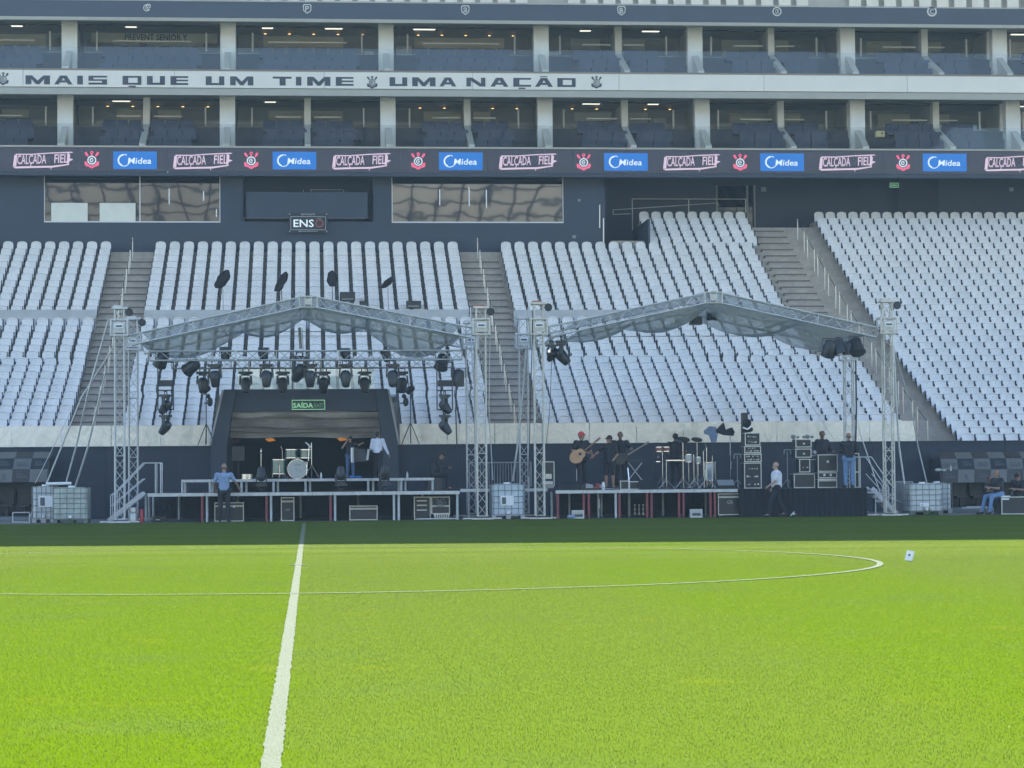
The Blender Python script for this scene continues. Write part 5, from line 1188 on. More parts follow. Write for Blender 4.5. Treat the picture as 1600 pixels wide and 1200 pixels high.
# amp racks under the right part of the left stage
t,x0,x1,z0,z1_=case('slim black equipment rack with three pale strips under the left stage',647,673,776,811,74.9,.5,0,0,zbase=0,name='equipment_rack',cat='rack')
mb=MB()
for v in(782.5,789.5,797): mb.box(x0+.09,x1-.12,74.88,74.89,PZ(v,74.9,660)-.018,PZ(v,74.9,660)+.018)
mb.build('vent_strip',M_edge,t)
t,x0,x1,z0,z1_=case('open amplifier rack with cables under the right end of the left stage',674,703,776,803,74.9,.5,.55,0,name='equipment_rack',cat='rack',mark='POWER')
mb=MB(); 
for i in range(9): mb.path([(x0+.08+random.random()*.4,74.87,z1_-.06),(x0+.1+random.random()*.4,74.86,z1_-.2),(x0+.08+random.random()*.4,74.87,z1_-.33)],.008,5)
mb.build('patch_cable',mat('cable_grey',(.2,.21,.22)),t)
x=PX(689,74.7); t=thing('plastic_crate','low pale crate under the amplifier rack','crate',(x,74.7,0)); mb=MB(); mb.prism([(x-.22,.02),(x+.20,.02),(x+.25,.2),(x-.27,.2)],74.5,74.9); mb.build('tub',M_edge,t); mb=MB(); 
for i in range(7): mb.box(x-.2+i*.06,x-.17+i*.06,74.49,74.499,.06,.16)
mb.build('slot',M_black,t)
mb=MB(); mb.path([(PX(650,74.5),74.45,.03),(PX(710,74.5),74.45,.03),(PX(714,74.5),74.45,.12)],.028); tag(mb.build('ground_tube',M_aluw),'pale tube lying along the ground at the right end of the left stage','tube')
c=gr(258,806); t=thing('small_case','small dark box with a pale label under the left end of the left stage','box',(PX(247,75.5),75.5,0)); mb=MB(); mb.box(PX(238,75.5),PX(259,75.5),75.5,75.9,0,.17); mb.build('body',M_ply,t); MB().box(PX(243,75.5),PX(249,75.5),75.488,75.499,.05,.08).build('label_sticker',M_edge,t)
# right stage cases
t,x0,x1,z0,z1_=case('large black case with castors and round emblem under the right stage',1122,1160,771,808,74.5,.6,.17,0,feet=True,zbase=0)
text('marking','GR',mat('marking_grey',(.25,.27,.25)),t,(x0+x1)/2,(z0+z1_)/2+.1,74.49,.2,.12)
def crate(u,lb,Y=74.0,blue=False):
    x=PX(u,Y); t=thing('slatted_crate',lb,'crate',(x,Y,0),'white slatted crates on the grass edge'); mb=MB(); frame_edges(mb,x-.19,x+.19,Y,0,.27,.045); mb.box(x-.14,x+.14,Y-.01,Y+.02,.16,.19)
    mb.box(x-.18,x+.18,Y+.03,Y+.28,.01,.26); mb.build('shell',mat('crate_white',(.50,.51,.48),rough=.5),t); mb=MB()
    for i in range(6): mb.box(x-.125+i*.045,x-.10+i*.045,Y-.012,Y-.001+.0*i,.06,.14)
    mb.build('slot',M_black,t)
crate(901.5,'white slatted crate under the left part of the right stage'); crate(1086,'white slatted crate under the drums of the right stage')
x=PX(890,74); t=thing('plastic_bag','crumpled pale blue bag beside the white crate','bag',(x,74,0)); mb=MB(); mb.ball((x,74,.06),.13,.1,.065,12,6); mb.ball((x+.07,73.95,.07),.08,.07,.06,10,6); o=mb.build('bag_body',mat('bag_blue',(.22,.30,.42),rough=.5,bump=1,bscale=20),t)
for k,(u,v) in enumerate(((940,790),(946,802))): 
    pass
for k,u in enumerate((990,996.5,1003)):
    x=PX(u,75.5); mb=MB(); mb.lathe((x,75.5,.08),[(.035,0),(.035,.06),(.015,.08),(.015,.14),(.03,.16),(.03,.2),(.012,.22),(.012,.28),(.03,.3),(.03,.34)],8); tag(mb.build('spigot_pin',M_trw),('left','middle','right')[k]+' of three small brass coloured pins under the right stage','pin','brass coloured pins under the right stage')
x=PX(934.5,75); mb=MB(); mb.tube((x,75,.3),(x,75,.62),.025,8); tag(mb.build('white_tube',M_white),'short white tube standing under the right stage','tube')
# walkway rack and barrier
t,x0,x1,z0,z1_=case('small open audio rack on the walkway right of the lattice tower',847.5,866.5,721,747,76,.5,0,0,name='equipment_rack',cat='rack',fill=M_ply,zbase=1.03)
mb=MB(); mb.box(x0+.06,x1-.06,75.95,75.97,z0+.05,z0+.16); mb.box(x0+.1,x1-.1,75.95,75.97,z0+.24,z0+.40); mb.build('rack_unit',M_edge,t)
mb=MB(); mb.box(x0+.02,x1-.02,76.02,76.4,.965,1.028); mb.build('rack_foot',M_grey,t)
def barrier(u0,u1,v0,v1,Y,label):
    a=P(u0,v0,Y); b=P(u1,v1,Y); t=thing('crowd_barrier',label,'barrier',((a.x+b.x)/2,Y,b.z)); mb=MB(); mb.path([(a.x,Y,b.z),(a.x,Y,a.z),(b.x,Y,a.z),(b.x,Y,b.z),(a.x,Y,b.z)],.02); mb.build('frame',M_grey,t)
    n=22
    for i in range(1,n): x=a.x+(b.x-a.x)*i/n; MB().tube((x,Y,b.z),(x,Y,a.z),.008,5).build('bar',M_grey,t)
barrier(733,830,723,759,78,'grey metal crowd barrier standing between the two stages')
# extinguisher
x=PX(221,74.6); t=thing('fire_extinguisher','red fire extinguisher at the foot of the left stage','extinguisher',(x,74.6,0)); mb=MB(); mb.lathe((x,74.6,0),[(.055,0),(.06,.03),(.06,.36),(.045,.41),(.02,.43)],12); mb.build('cylinder',mat('extinguisher_red',(.35,.02,.025),rough=.4),t); mb=MB(); mb.box(x-.02,x+.05,74.58,74.62,.43,.46); mb.build('handle',M_black,t)
x=PX(208,74.8); t=thing('paint_bucket','stack of white buckets behind the left lattice tower','buckets',(x,74.8,0)); 
mb=MB(); mb.lathe((x,74.8,0),[(.15,0),(.155,.05),(.165,.26),(.14,.29)],16); mb.build('lower_bucket',M_edge,t); mb=MB(); mb.lathe((x,74.8,.30),[(.10,0),(.13,.12),(.09,.17)],16); mb.build('upper_bucket',M_edge,t)
# IBC tanks
M_tank=mat('tank_polythene',(.50,.54,.53),rough=.4,var=.12,scale=1.5); M_cage=mat('tank_cage_steel',(.22,.24,.24),rough=.45,metal=.5)
def ibc(u0,u1,v0,v1,Y,label,m=M_tank,plate=None,dirty=False,vb=None,depth=1.0,rails=5):
    um=(u0+u1)/2; x0,x1=PX(u0,Y,v1),PX(u1,Y,v1); z1=PZ(v0,Y,um); z0=0
    t=thing('liquid_tank',label,'tank',((x0+x1)/2,Y,0)); w_=x1-x0; zb=.14
    mb=MB()
    r=.06; mb.prism([(x0+.03+r,Y+.03),(x1-.03-r,Y+.03),(x1-.03,Y+.03+r),(x1-.03,Y+depth-.03),(x0+.03,Y+depth-.03),(x0+.03,Y+.03+r)],zb,z1-.05,plane='xy')
    mb.prism([(x0+.15,Y+.15),(x1-.15,Y+.15),(x1-.15,Y+depth-.15),(x0+.15,Y+depth-.15)],z1-.05,z1-.01,plane='xy')
    mb.build('tank_body',m,t)
    mb=MB(); mb.lathe(((x0+x1)/2,Y+depth/2,z1-.01),[(.11,0),(.11,.05)],14); mb.build('lid',M_white,t)
    mb=MB()
    for i in range(rails+1):
        z=zb+(z1-zb-.03)*i/rails; mb.path([(x0,Y+depth,z),(x0,Y,z),(x1,Y,z),(x1,Y+depth,z)],.011,5)
    n=5
    for i in range(n+1):
        x=x0+w_*i/n; mb.tube((x,Y,zb),(x,Y,z1-.03),.011,5)
        if i in(0,n): mb.tube((x,Y+depth,zb),(x,Y+depth,z1-.03),.011,5)
    for i in range(1,4):
        for x in(x0,x1): mb.tube((x,Y+depth*i/4,zb),(x,Y+depth*i/4,z1-.03),.011,5)
    mb.build('cage',M_cage,t)
    mb=MB(); mb.box(x0,x1,Y-.01,Y+depth,.10,zb-.012); mb.box(x0,x0+.14,Y,Y+depth,0.0,.1); mb.box(x1-.14,x1,Y,Y+depth,0,.1); mb.box((x0+x1)/2-.08,(x0+x1)/2+.08,Y,Y+depth,0,.1); mb.build('pallet',M_grey if not dirty else mat('pallet_dirty',(.12,.13,.10)),t)
    mb=MB(); mb.lathe(((x0+x1)/2,Y-.03,zb+.06),[(.05,-.04),(.05,.04)],10,'y'); mb.build('valve',M_white,t)
    if plate:
        a,b,c,d=plate; X0=x0+w_*a; X1=x0+w_*b; o=MB().box(X0,X1,Y-.025,Y-.013,z1-(z1)*d,z1-(z1)*c).build('label_plate',M_white,t)
        MB().box(X0+(X1-X0)*.12,X0+(X1-X0)*.42,Y-.03,Y-.026,z1-z1*(d-.04),z1-z1*(c+.05)).build('print_block',mat('print_dark',(.1,.11,.12)),o,origin=org(o))
    return t,x0,x1,z1
M_tank2=mat('tank_polythene_grimy',(.40,.45,.40),rough=.5,var=.3,scale=2); M_tank3=mat('tank_polythene_bluish',(.50,.58,.62),rough=.4,var=.12,scale=1.5)
t,x0,x1,z1_=ibc(50,86,759,814,76.0,'white caged liquid tank with a label, rear left of the left pair',plate=(.28,.95,.27,.58))
mb=MB(); mb.tube((x0+.45,75.9,z1_+.06),(x0+1.25,75.9,z1_+.07),.05,8); tag(mb.build('rolled_banner',M_white),'white rolled banner lying on top of the left tanks','roll')
t,x0,x1,z1_=ibc(82.5,137,761,817,74.6,'grimy caged liquid tank, front right of the left pair',m=M_tank2,dirty=True,rails=6)
t,x0,x1,z1_=ibc(768.5,820.5,755.5,811.5,74.7,'bluish caged liquid tank between the two stages',m=M_tank3,plate=(.26,.66,.34,.62))
t,x0,x1,z1_=ibc(1422,1473,755,809,74.6,'caged liquid tank with dirty base, front of the right pair',m=M_tank,plate=(.3,.58,.62,.73),dirty=True,rails=5)
ibc(1452,1488,754,800,77.5,'caged liquid tank standing behind the front right tank',m=M_tank)
x=PX(1464,75.0); mb=MB(); mb.ball((x,75,1.46),.12,.1,.05,10,6); mb.ball((x+.2,75.05,1.45),.09,.08,.04,10,6); mb.lathe((x+.42,75,1.42),[(.03,0),(.03,.12),(.015,.15),(.02,.19)],8); tag(mb.build('rag_bundle',mat('rag_pale',(.45,.46,.42),rough=.9,bump=.8,bscale=20)),'pale rags and a bottle lying on top of the front right tank','rags')
for k,u in enumerate((1440,1432)):
    x=PX(u+13,74.3); 
mb=MB()
for i in range(26):
    a=random.uniform(-.22,.22); mb.bar((PX(1451,74.3)+a,74.35,.0),(PX(1451,74.3)+a+random.uniform(-.08,.08),74.3,random.uniform(.08,.22)),.02,.004)
tag(mb.build('weed_tuft',mat('weed_green',(.07,.12,.05))),'small green weeds at the foot of the right tank','weeds',kind='stuff')
mb=MB()
for i in range(20):
    a=random.uniform(-.2,.2); mb.bar((PX(106,74.4)+a,74.45,.0),(PX(106,74.4)+a+random.uniform(-.08,.08),74.4,random.uniform(.05,.16)),.02,.004)
tag(mb.build('weed_tuft',mat('weed_green',(.07,.12,.05))),'small dark weeds at the foot of the left tank','weeds',kind='stuff')
# low frame at far left
mb=MB(); Y=76.5; a=P(20,801,Y); b=P(46,814,Y); mb.path([(a.x,Y,0.0),(a.x,Y,a.z),(b.x,Y,a.z),(b.x,Y,0.0),(a.x,Y,0.02)],.02); mb.tube((b.x,Y,.1),(b.x+.1,Y+.2,.45),.02); tag(mb.build('metal_frame',M_alu),'low rectangular tube frame left of the left tanks','frame')
# stairs left and right of the stages
def stage_stair(label,pts_rail,steps_,Y,post):
    t=thing('stage_stair',label,'stairs',(pts_rail[0][0],Y,0)); return t
def stair(label,xb,xt,zt,Y,w,s,n=6,rail=.95):
    """rises from xb (ground) to xt (zt)"""
    t=thing('stage_stair',label,'stairs',(xb,Y,0))
    for y in(Y,Y+w):
        MB().bar((xb,y,.03),(xt,y,zt-.02),.04,.14,up=(0,0,1)).build('stringer',M_alu,t)
        mb=MB(); top=(xt+s*.0,y,zt+rail); mb.path([(xb+s*.08,y,.05),(xb+s*.08,y,rail*.9),(xb+s*.25,y,rail*1.02),top,(xt+s*.55,y,zt+rail),(xt+s*.55,y,zt-.05)],.02); mb.path([(xb+s*.3,y,.2),(xb+s*.3,y,rail*.98)],.016); mb.path([(xt+s*.38,y,zt-.05),(xt+s*.38,y,zt+rail)],.016)
        mb.path([(xb+s*.08,y,.5),(xt,y,zt+.45)],.016); mb.build('handrail',M_alu,t)
    for i in range(n):
        f=(i+.6)/n; x=xb+(xt-xb)*f; MB().box(x-.13,x+.13,Y+.02,Y+w-.02,zt*f-.02,zt*f+.01).build('tread',M_alu,t)
    return t
x0=PX(169,76,813); x1=PX(224,76,760)
stair('aluminium stair with handrails leading up to the left end of the left stage',x0,x1,.93,76,.8,1)
x0=PX(1400,75.2,808); x1=PX(1348,75.2,760)
stair('aluminium stair with handrails at the right end of the right stage',x0+.1,x1+.35,.9,75.4,.8,-1,6,1.0)
barrier(1398,1427,753,806,76.2,'narrow metal barrier beside the right stage stair')
t=thing('step_frame','low aluminium frame at the foot of the right stage stair','frame',(PX(1360,74.7),74.7,0)); mb=MB()
for pts_ in([(1354,806),(1354,770),(1368,770),(1368,806)],[(1368,783),(1382,783),(1382,806)]): mb.path([P(u,v,74.7) for u,v in pts_],.022)
mb.build('tube_frame',M_alu,t); MB().box(PX(1349,74.7),PX(1362,74.7),74.5,74.9,0,.05).build('foot_plate',M_alu,t)
# ---------------------------------------------------------------- drum kit (left stage)
M_teal=mat('drum_teal',(.012,.085,.08),rough=.2,coat=.8,var=.15,scale=5); M_headw=mat('drum_head_white',(.42,.44,.40),rough=.5,var=.05); M_chrome=mat('chrome_hardware',(.42,.42,.42),rough=.18,metal=1)
def drum(t,c,r,h,axis='z',m=M_teal,head=M_headw,nm='shell'):
    mb=MB(); mb.lathe(c,[(r,-h/2),(r,h/2)],20,axis); o=mb.build(nm,m,t)
    mb=MB()
    for s in(-1,1): mb.lathe(Vector(c)+(Vector((0,0,s*h/2)) if axis=='z' else Vector((0,s*h/2,0))),[(r+.012,-.015),(r+.012,.015)],20,axis)
    mb.build('hoop',M_chrome,o,origin=org(o))
    for s in(-1,1): MB().lathe(Vector(c)+(Vector((0,0,s*(h/2+.016))) if axis=='z' else Vector((0,s*(h/2+.016),0))),[(r-.005,-.002),(r-.005,.002)],20,axis).build('drum_head',head,o,origin=org(o))
    return o
def stand3(t,x,y,z0,z1,spread=.3,m=M_chrome,legs=3,hub=.28,yaw=0,r=.012,name='tripod'):
    mb=MB(); mb.tube((x,y,z0+.05),(x,y,z1),r*1.0,8); mb.build('pole',m,t)
    for k in range(legs): a=yaw+2*math.pi*k/legs+.5; MB().path([(x,y,z0+hub),(x+spread*math.cos(a),y+spread*math.sin(a),z0+.01)],r,6).build('leg',m,t)
ZR=1.335; YD=77.6
kt=thing('drum_kit','turquoise bass drum with pale head and two rack toms on the left stage','drum kit',(PX(464,YD),YD,ZR))
c=P(464.5,731,YD); o=drum(kt,(c.x,YD,ZR+.32),.315,.42,'y',nm='bass_drum')
mb=MB(); 
ring(mb,c.x,ZR+.32,.285,.305,YD-.232,YD-.227,24); mb.prism([(c.x-.14,ZR+.42),(c.x+.14,ZR+.42),(c.x+.11,ZR+.48),(c.x,ZR+.51),(c.x-.11,ZR+.48)],YD-.231,YD-.228)
mb.prism([(c.x+.02,ZR+.34),(c.x+.05,ZR+.35),(c.x+.16,ZR+.19),(c.x+.14,ZR+.18)],YD-.231,YD-.228); mb.prism([(c.x-.07,ZR+.36),(c.x-.03,ZR+.37),(c.x+.0,ZR+.22),(c.x-.03,ZR+.22)],YD-.231,YD-.228); mb.build('emblem',M_grey,o,origin=org(o))
for u,s in((455.5,-1),(477.5,1)):
    q=P(u,709,YD); drum(kt,(q.x,YD+.05,q.z),.205,.27,'z',nm='rack_tom').rotation_euler.x=0
mb=MB(); mb.tube((c.x,YD,ZR+.57),(c.x,YD,ZR+.66),.02); mb.bar((P(455,705,YD).x,YD,ZR+.68),(P(478,705,YD).x,YD,ZR+.68),.025,.025); mb.build('tom_holder',M_chrome,kt)
for s in(-1,1): MB().tube((c.x+s*.26,YD-.1,ZR+.15),(c.x+s*.38,YD-.2,ZR+.01),.012).build('spur',M_chrome,kt)
q=P(436,728,YD-.1); ft=thing('floor_tom','turquoise floor tom left of the bass drum','drum',(q.x,YD-.1,ZR)); drum(ft,(q.x,YD-.1,ZR+.40),.24,.46,'z')
for k in range(3): a=2*math.pi*k/3+.6; MB().path([(q.x+.235*math.cos(a),YD-.1+.235*math.sin(a),ZR+.45),(q.x+.235*math.cos(a),YD-.1+.235*math.sin(a),ZR+.08),(q.x+.27*math.cos(a),YD-.1+.27*math.sin(a),ZR+.01)],.01).build('leg',M_chrome,ft)
q=P(386,742,76.4); sn=thing('snare_drum','small chrome snare drum lying on the drum platform','drum',(q.x,76.4,ZR)); drum(sn,(q.x,76.4,ZR+.08),.185,.13,'z',m=M_chrome)
q=P(408,720,YD); hh=thing('hi_hat_stand','bare chrome hi-hat stand left of the drums','stand',(q.x,YD,ZR)); stand3(hh,q.x,YD,ZR,PZ(701,YD,408),.24,hub=.36); mb=MB(); mb.lathe((q.x,YD,PZ(706,YD,408)),[(.02,-.05),(.035,0),(.02,.05)],8); mb.build('clutch',M_chrome,hh)
q=P(487,742,YD-.2); ms=thing('microphone_stand','bright boom microphone stand right of the drum kit','microphone stand',(q.x,YD-.2,ZR)); stand3(ms,q.x,YD-.2,ZR,PZ(692,YD,487),.28,hub=.45,r=.014)
mb=MB(); mb.path([P(487,700,YD-.2),P(483,696,YD-.2),P(477,691,YD-.2)],.03,8); mb.path([P(483,696,YD-.2),P(482,720,YD-.2)],.014); mb.build('boom_arm',M_steel,ms)
q=P(478,735,YD-.15); mb=MB(); mb.path([P(474,722,YD-.35),P(480,722,YD-.35),P(479,742,YD-.35),P(475,742,YD-.35),P(482,733,YD-.35)],.016); tag(mb.build('pedal_hardware',M_steel),'chrome pedal hardware right of the bass drum','hardware')
q=P(441,706,YD+.1); cs=thing('microphone_stand','thin chrome microphone stand behind the floor tom','microphone stand',(q.x,YD+.3,ZR)); stand3(cs,q.x,YD+.3,ZR,PZ(703,YD+.3,441),.2,hub=.2,r=.008); MB().path([(q.x,YD+.3,PZ(703,YD+.3,441)),P(438.5,697,YD+.3)],.012).build('boom_arm',M_chrome,cs)
# orange lamps deep in the tunnel, blue shoes cloth, bottles
for u,v,lb in((422,687,'left orange lamp glowing deep in the tunnel'),(534,686,'right orange lamp glowing deep in the tunnel')):
    q=P(u,v,88); t=thing('tunnel_lamp',lb,'lamp',(q.x,88,q.z)); mb=MB(); mb.prism([(q.x-.2,q.z+.03),(q.x+.08,q.z+.06),(q.x+.22,q.z-.03),(q.x-.05,q.z-.08)],87.95,88.05); mb.build('shade',ledmat('lamp_orange',(.40,.16,.02)) if 'lamp_orange' not in MATS else MATS['lamp_orange'],t); MB().tube((q.x,88,q.z+.05),(q.x,88,3.66),.012).build('hanger',M_black,t)
q=P(554,744,76.3); mb=MB(); mb.ball((q.x-.08,76.3,ZR+.05),.1,.08,.045,10,6); mb.ball((q.x+.12,76.25,ZR+.04),.13,.07,.04,10,6); tag(mb.build('blue_cloth',mat('cloth_blue',(.03,.16,.48),rough=.8,bump=.6,bscale=20)),'small bright blue cloth at the feet of the accordion player','cloth')
for k,(u,lb) in enumerate(((604.5,'right of the man in white'),(635.5,'near the right end of the drum platform'),(501,'right of the drum kit'))):
    x=PX(u,76.4); mb=MB(); mb.lathe((x,76.4,ZR),[(.033,0),(.035,.02),(.035,.14),(.013,.18),(.013,.21)],10); tag(mb.build('water_bottle',mat('bottle_clear',(.45,.50,.50),rough=.15)),'small plastic water bottle '+lb,'bottle','water bottles on the drum platform')
# floor lights
for k,u in enumerate((408.5,532.5,600.5)):
    x=PX(u,75.0,760); t=moving_head(x,75.0,DZ+.005,('left','middle','right')[k]+' of three black lights standing upright on the left stage floor','upright lights on the left stage floor',s=.95,tilt=R(15*(k-1)),yaw=.3*k,up=True); t.location.z=DZ+.16*.95
x=PX(372,79.0,700); t=thing('floor_speaker','dark speaker on a stand left inside the tunnel mouth','speaker',(x,79.2,ZR)); mb=MB(); mb.box(x-.2,x+.2,79.2,79.5,ZR+.62,ZR+1.1); mb.build('cabinet',M_ply,t); mb=MB(); mb.tube((x,79.35,.92),(x,79.35,ZR+.62),.025); mb.lathe((x,79.19,ZR+.86),[(.13,-.005),(.11,.006),(.03,.008)],14,'y'); mb.build('driver',M_fix,t)
mb=MB(); mb.box(PX(643,76.5),PX(648,76.5),76.5,76.6,DZ,DZ+.03)
# ---------------------------------------------------------------- items in the seats behind the left roof
def seat_r_at(v,u=500):
    lo,hi=0,40
    for _ in range(40):
        m=(lo+hi)/2
        if PZ(v,YR(m),u)>ZT(m): lo=m
        else: hi=m
    return m
for k,(u,vt,vb,w_,wh,lb) in enumerate(((348,422,450,.42,.5,'leftmost'),(440,425,455,.32,.5,'second from the left'),(519,423,447,.34,.5,'third from the left'),(606,432,450,.28,.34,'rightmost'))):
    r=seat_r_at(478); Y=YR(r)-.3; c=P(u,(vt+vb)/2,Y); zb=ZF(int(r)); t=thing('covered_light_stand',f'{lb} bagged black lamp on a stand among the upper seats','stage light',(c.x,Y,zb))
    mb=MB(); z0=PZ(vb,Y,u); z1=PZ(vt,Y,u); n=12; vs=[]
    random.seed(k+40)
    for j in range(7):
        tt=j/6; rr=w_*(.35+.65*math.sin(math.pi*(.12+.8*tt)))*(1 if j<6 else .5)
        for i in range(n): a=2*math.pi*i/n; q_=.62*rr*random.uniform(.82,1.15); vs.append((c.x+q_*math.cos(a)+.06*(j-3)*(1 if k!=2 else 0),Y+.6*q_*math.sin(a),z0+(z1-z0)*tt+random.uniform(-.02,.02)))
    mb.add(vs,[(j*n+i,j*n+(i+1)%n,(j+1)*n+(i+1)%n,(j+1)*n+i) for j in range(6) for i in range(n)]+[tuple(range(n)),tuple(range(6*n,7*n))],0,True); mb.build('bag_cover',M_blackf,t)
    mb=MB(); mb.tube((c.x+.04,Y,zb),(c.x,Y,z0+.05),.02); mb.build('pole',M_grey if k in(0,3) else M_fix,t)
    for a in(.3,2.4,4.5): MB().tube((c.x+.04,Y,zb+.4),(c.x+.04+.3*math.cos(a),Y+.3*math.sin(a),zb),.014).build('leg',M_fix,t)
for k,(u0,u1,v0,v1,lb) in enumerate(((531,555,456,470,'black case with a pale stripe on the seats behind the left roof ridge'),(562,575,470,480,'small black box on the lowest upper seats behind the left roof'),(635,658,470,481,'flat black monitor case on the lowest upper seats right of the roof'))):
    Y=YR(20)-.35; Y=Y if k else Y+.4; a=P(u0,v0,Y); b=P(u1,v1,Y); t=thing('black_case',lb,'case',((a.x+b.x)/2,Y,b.z)); MB().box(a.x,b.x,Y,Y+.4,b.z,a.z).build('body',M_ply,t); m=MB(); m.box(a.x+.08,b.x-.08,Y-.01,Y-.001,b.z+.06,b.z+.09); m.build('stripe',M_grey,t)
# tripods with dark gear either side of the tunnel
for u,v0,v1,s in((322,585,668,'left'),(641,585,668,'right')):
    Y=81.2; a=P(u,v0,Y); zb=2.5; t=thing('lamp_tripod',f'dark lamp tripod just {s} of the tunnel portal','stage light',(a.x,Y,zb)); stand3(t,a.x,Y,zb,PZ(605,Y,u),.35,m=M_fix,hub=.75,r=.018)
    par(a.x,Y,PZ(600,Y,u),f'black lamp on the tripod {s} of the tunnel portal',None,s=.9,tilt=R(60),yaw=1.0)
    c=P(u+(6 if s=='left' else -7),628,Y); mb=MB(); mb.ball((c.x,Y,c.z),.10,.09,.16,10,8); mb.ball((c.x-.06,Y,c.z+.2),.08,.07,.08,10,8); mb.box(c.x-.2,c.x+.02,Y-.02,Y+.02,c.z-.06,c.z-.02); mb.build('camera_head',M_fix,t)
# ---------------------------------------------------------------- right stage percussion
Z2=.9; YQ=76.8
def cymbal(u,v,Y,r,label,tilt=0,m=None):
    c=P(u,v,Y); t=thing('cymbal',label,'cymbal',(c.x,Y,Z2)); mb=MB(); mb.lathe((0,0,0),[(r,-.012),(r*.5,.004),(.05,.012),(.04,.03),(.012,.04)],24); o=mb.build('plate',m or mat('cymbal_dark',(.03,.028,.03),rough=.5,metal=.3),t,origin=(0,0,0)); o.location=(0,0,c.z-Z2); o.rotation_euler=(R(27),tilt,0)
    stand3(t,c.x,Y,Z2,c.z-.01,.26,hub=.45,r=.010); return t
cymbal(1067,686.5,YQ,.235,'large dark cymbal right of the percussionist')
cymbal(1089,686.5,YQ,.19,'smaller dark cymbal of the right stage drums',tilt=.05)
# timbales and stands
for k,(u,v,r,h,m,lb) in enumerate(((1076,716,.12,.24,M_headw,'small white percussion drum low on a stand'),(1091,719,.09,.20,M_headw,'second small white drum on a stand'))):
    c=P(u,v,YQ+.1); t=thing('timbale',lb,'drum',(c.x,YQ+.1,Z2)); drum(t,(c.x,YQ+.1,c.z),r,h,'z',m=m); stand3(t,c.x,YQ+.1,Z2,c.z-h/2,.22,hub=.25,r=.010)
c=P(1108,721,YQ-.1); t=thing('conga_drum','tall clear and cream conga drum in a chrome frame','drum',(c.x,YQ-.1,Z2)); mb=MB(); mb.lathe((c.x,YQ-.1,Z2+.25),[(.12,0),(.17,.25),(.185,.45),(.17,.62)],20); mb.build('shell',mat('conga_pale',(.28,.33,.38),rough=.2,coat=.6,var=.2,scale=3),t)
mb=MB()
for z in(.27,.86): mb.lathe((c.x,YQ-.1,Z2+z),[(.185,-.012),(.185,.012)],20)
for a in range(5): an=a*1.256; mb.tube((c.x+.22*math.cos(an),YQ-.1+.22*math.sin(an),Z2+.05),(c.x+.20*math.cos(an),YQ-.1+.2*math.sin(an),Z2+.9),.009)
mb.build('frame',M_chrome,t); mb=MB(); mb.box(c.x-.2,c.x-.1,YQ-.32,YQ-.3,Z2+.28,Z2+.62); mb.build('cream_panel',mat('cream',(.55,.56,.42)),t)
# wind percussion table
a=P(1041,719,YQ-.3); b=P(1067,719,YQ-.3); t=thing('percussion_table','black percussion table on thin chrome legs','table',((a.x+b.x)/2,YQ-.3,Z2)); MB().box(a.x-.03,b.x+.05,YQ-.45,YQ-.05,a.z-.02,a.z+.02).build('top',M_ply,t); mb=MB(); mb.box(a.x-.03,b.x+.05,YQ-.465,YQ-.45,a.z-.03,a.z+.01); mb.build('edge_rail',M_chrome,t)
for x in(a.x,b.x):
    mb=MB(); mb.tube((x,YQ-.3,Z2),(x,YQ-.3,a.z-.02),.012); mb.tube((x,YQ-.3,Z2+.3),(x-.28,YQ-.4,Z2),.012); mb.tube((x,YQ-.3,Z2+.3),(x+.28,YQ-.4,Z2),.012); mb.build('leg',M_chrome,t)
a=P(1035,702,YQ); t=thing('bongo_set','reddish brown bongos mounted left of the percussionist','bongos',(a.x,YQ,a.z))
for dx in(-.12,.13): drum(t,(a.x+dx,YQ,a.z),.115,.14,'z',m=mat('bongo_red',(.20,.06,.05),rough=.4))
stand3(t,a.x,YQ,Z2,a.z-.03,.3,hub=.42,r=.011)
mb=MB(); mb.lathe((a.x-.15,YQ,a.z-.3),[(.02,0),(.05,.03),(.02,.1),(.06,.13)],10); mb.box(a.x-.22,a.x-.08,YQ-.02,YQ+.02,a.z-.42,a.z-.39); mb.build('cowbell',M_steel,t)
for k,(u,vt,lb,sp) in enumerate(((1067,692,'tall bright chrome stand in the middle of the percussion',.38),(1104,700,'tall chrome stand beside the conga drum',.34),(1099,705,'slim chrome stand left of the conga drum',.3),(1084,710,'low chrome stand between the small drums',.25),(1113,712,'chrome stand at the right end of the percussion',.3))):
    c=P(u,vt,YQ-.5+.15*k); t=thing('hardware_stand',lb,'stand',(c.x,c.y,Z2)); stand3(t,c.x,c.y,Z2,c.z,sp,hub=.3+.05*(k%3),r=.012,yaw=k)
    if k<3: MB().path([(c.x,c.y,c.z),(c.x-.25+.2*k,c.y,c.z+.12)],.010).build('boom_arm',M_chrome,t)
# misc mics near the guitar players
c=P(1017,742,75.9); 
for k,(u,v,Y,lb) in enumerate(((901,733,75.9,'tilted pale microphone stand at the feet of the guitarist in the red cap'),(1021,703,77.5,'black microphone stand left of the percussion'))):
    c=P(u,v,Y); t=thing('microphone_stand',lb,'microphone stand',(c.x,Y,Z2)); stand3(t,c.x,Y,Z2,c.z,.25,m=M_aluw if k==0 else M_fix,hub=.2,r=.013); MB().path([(c.x,Y,c.z),(c.x+.12,Y,c.z+.1)],.015).build('microphone',M_fix,t)
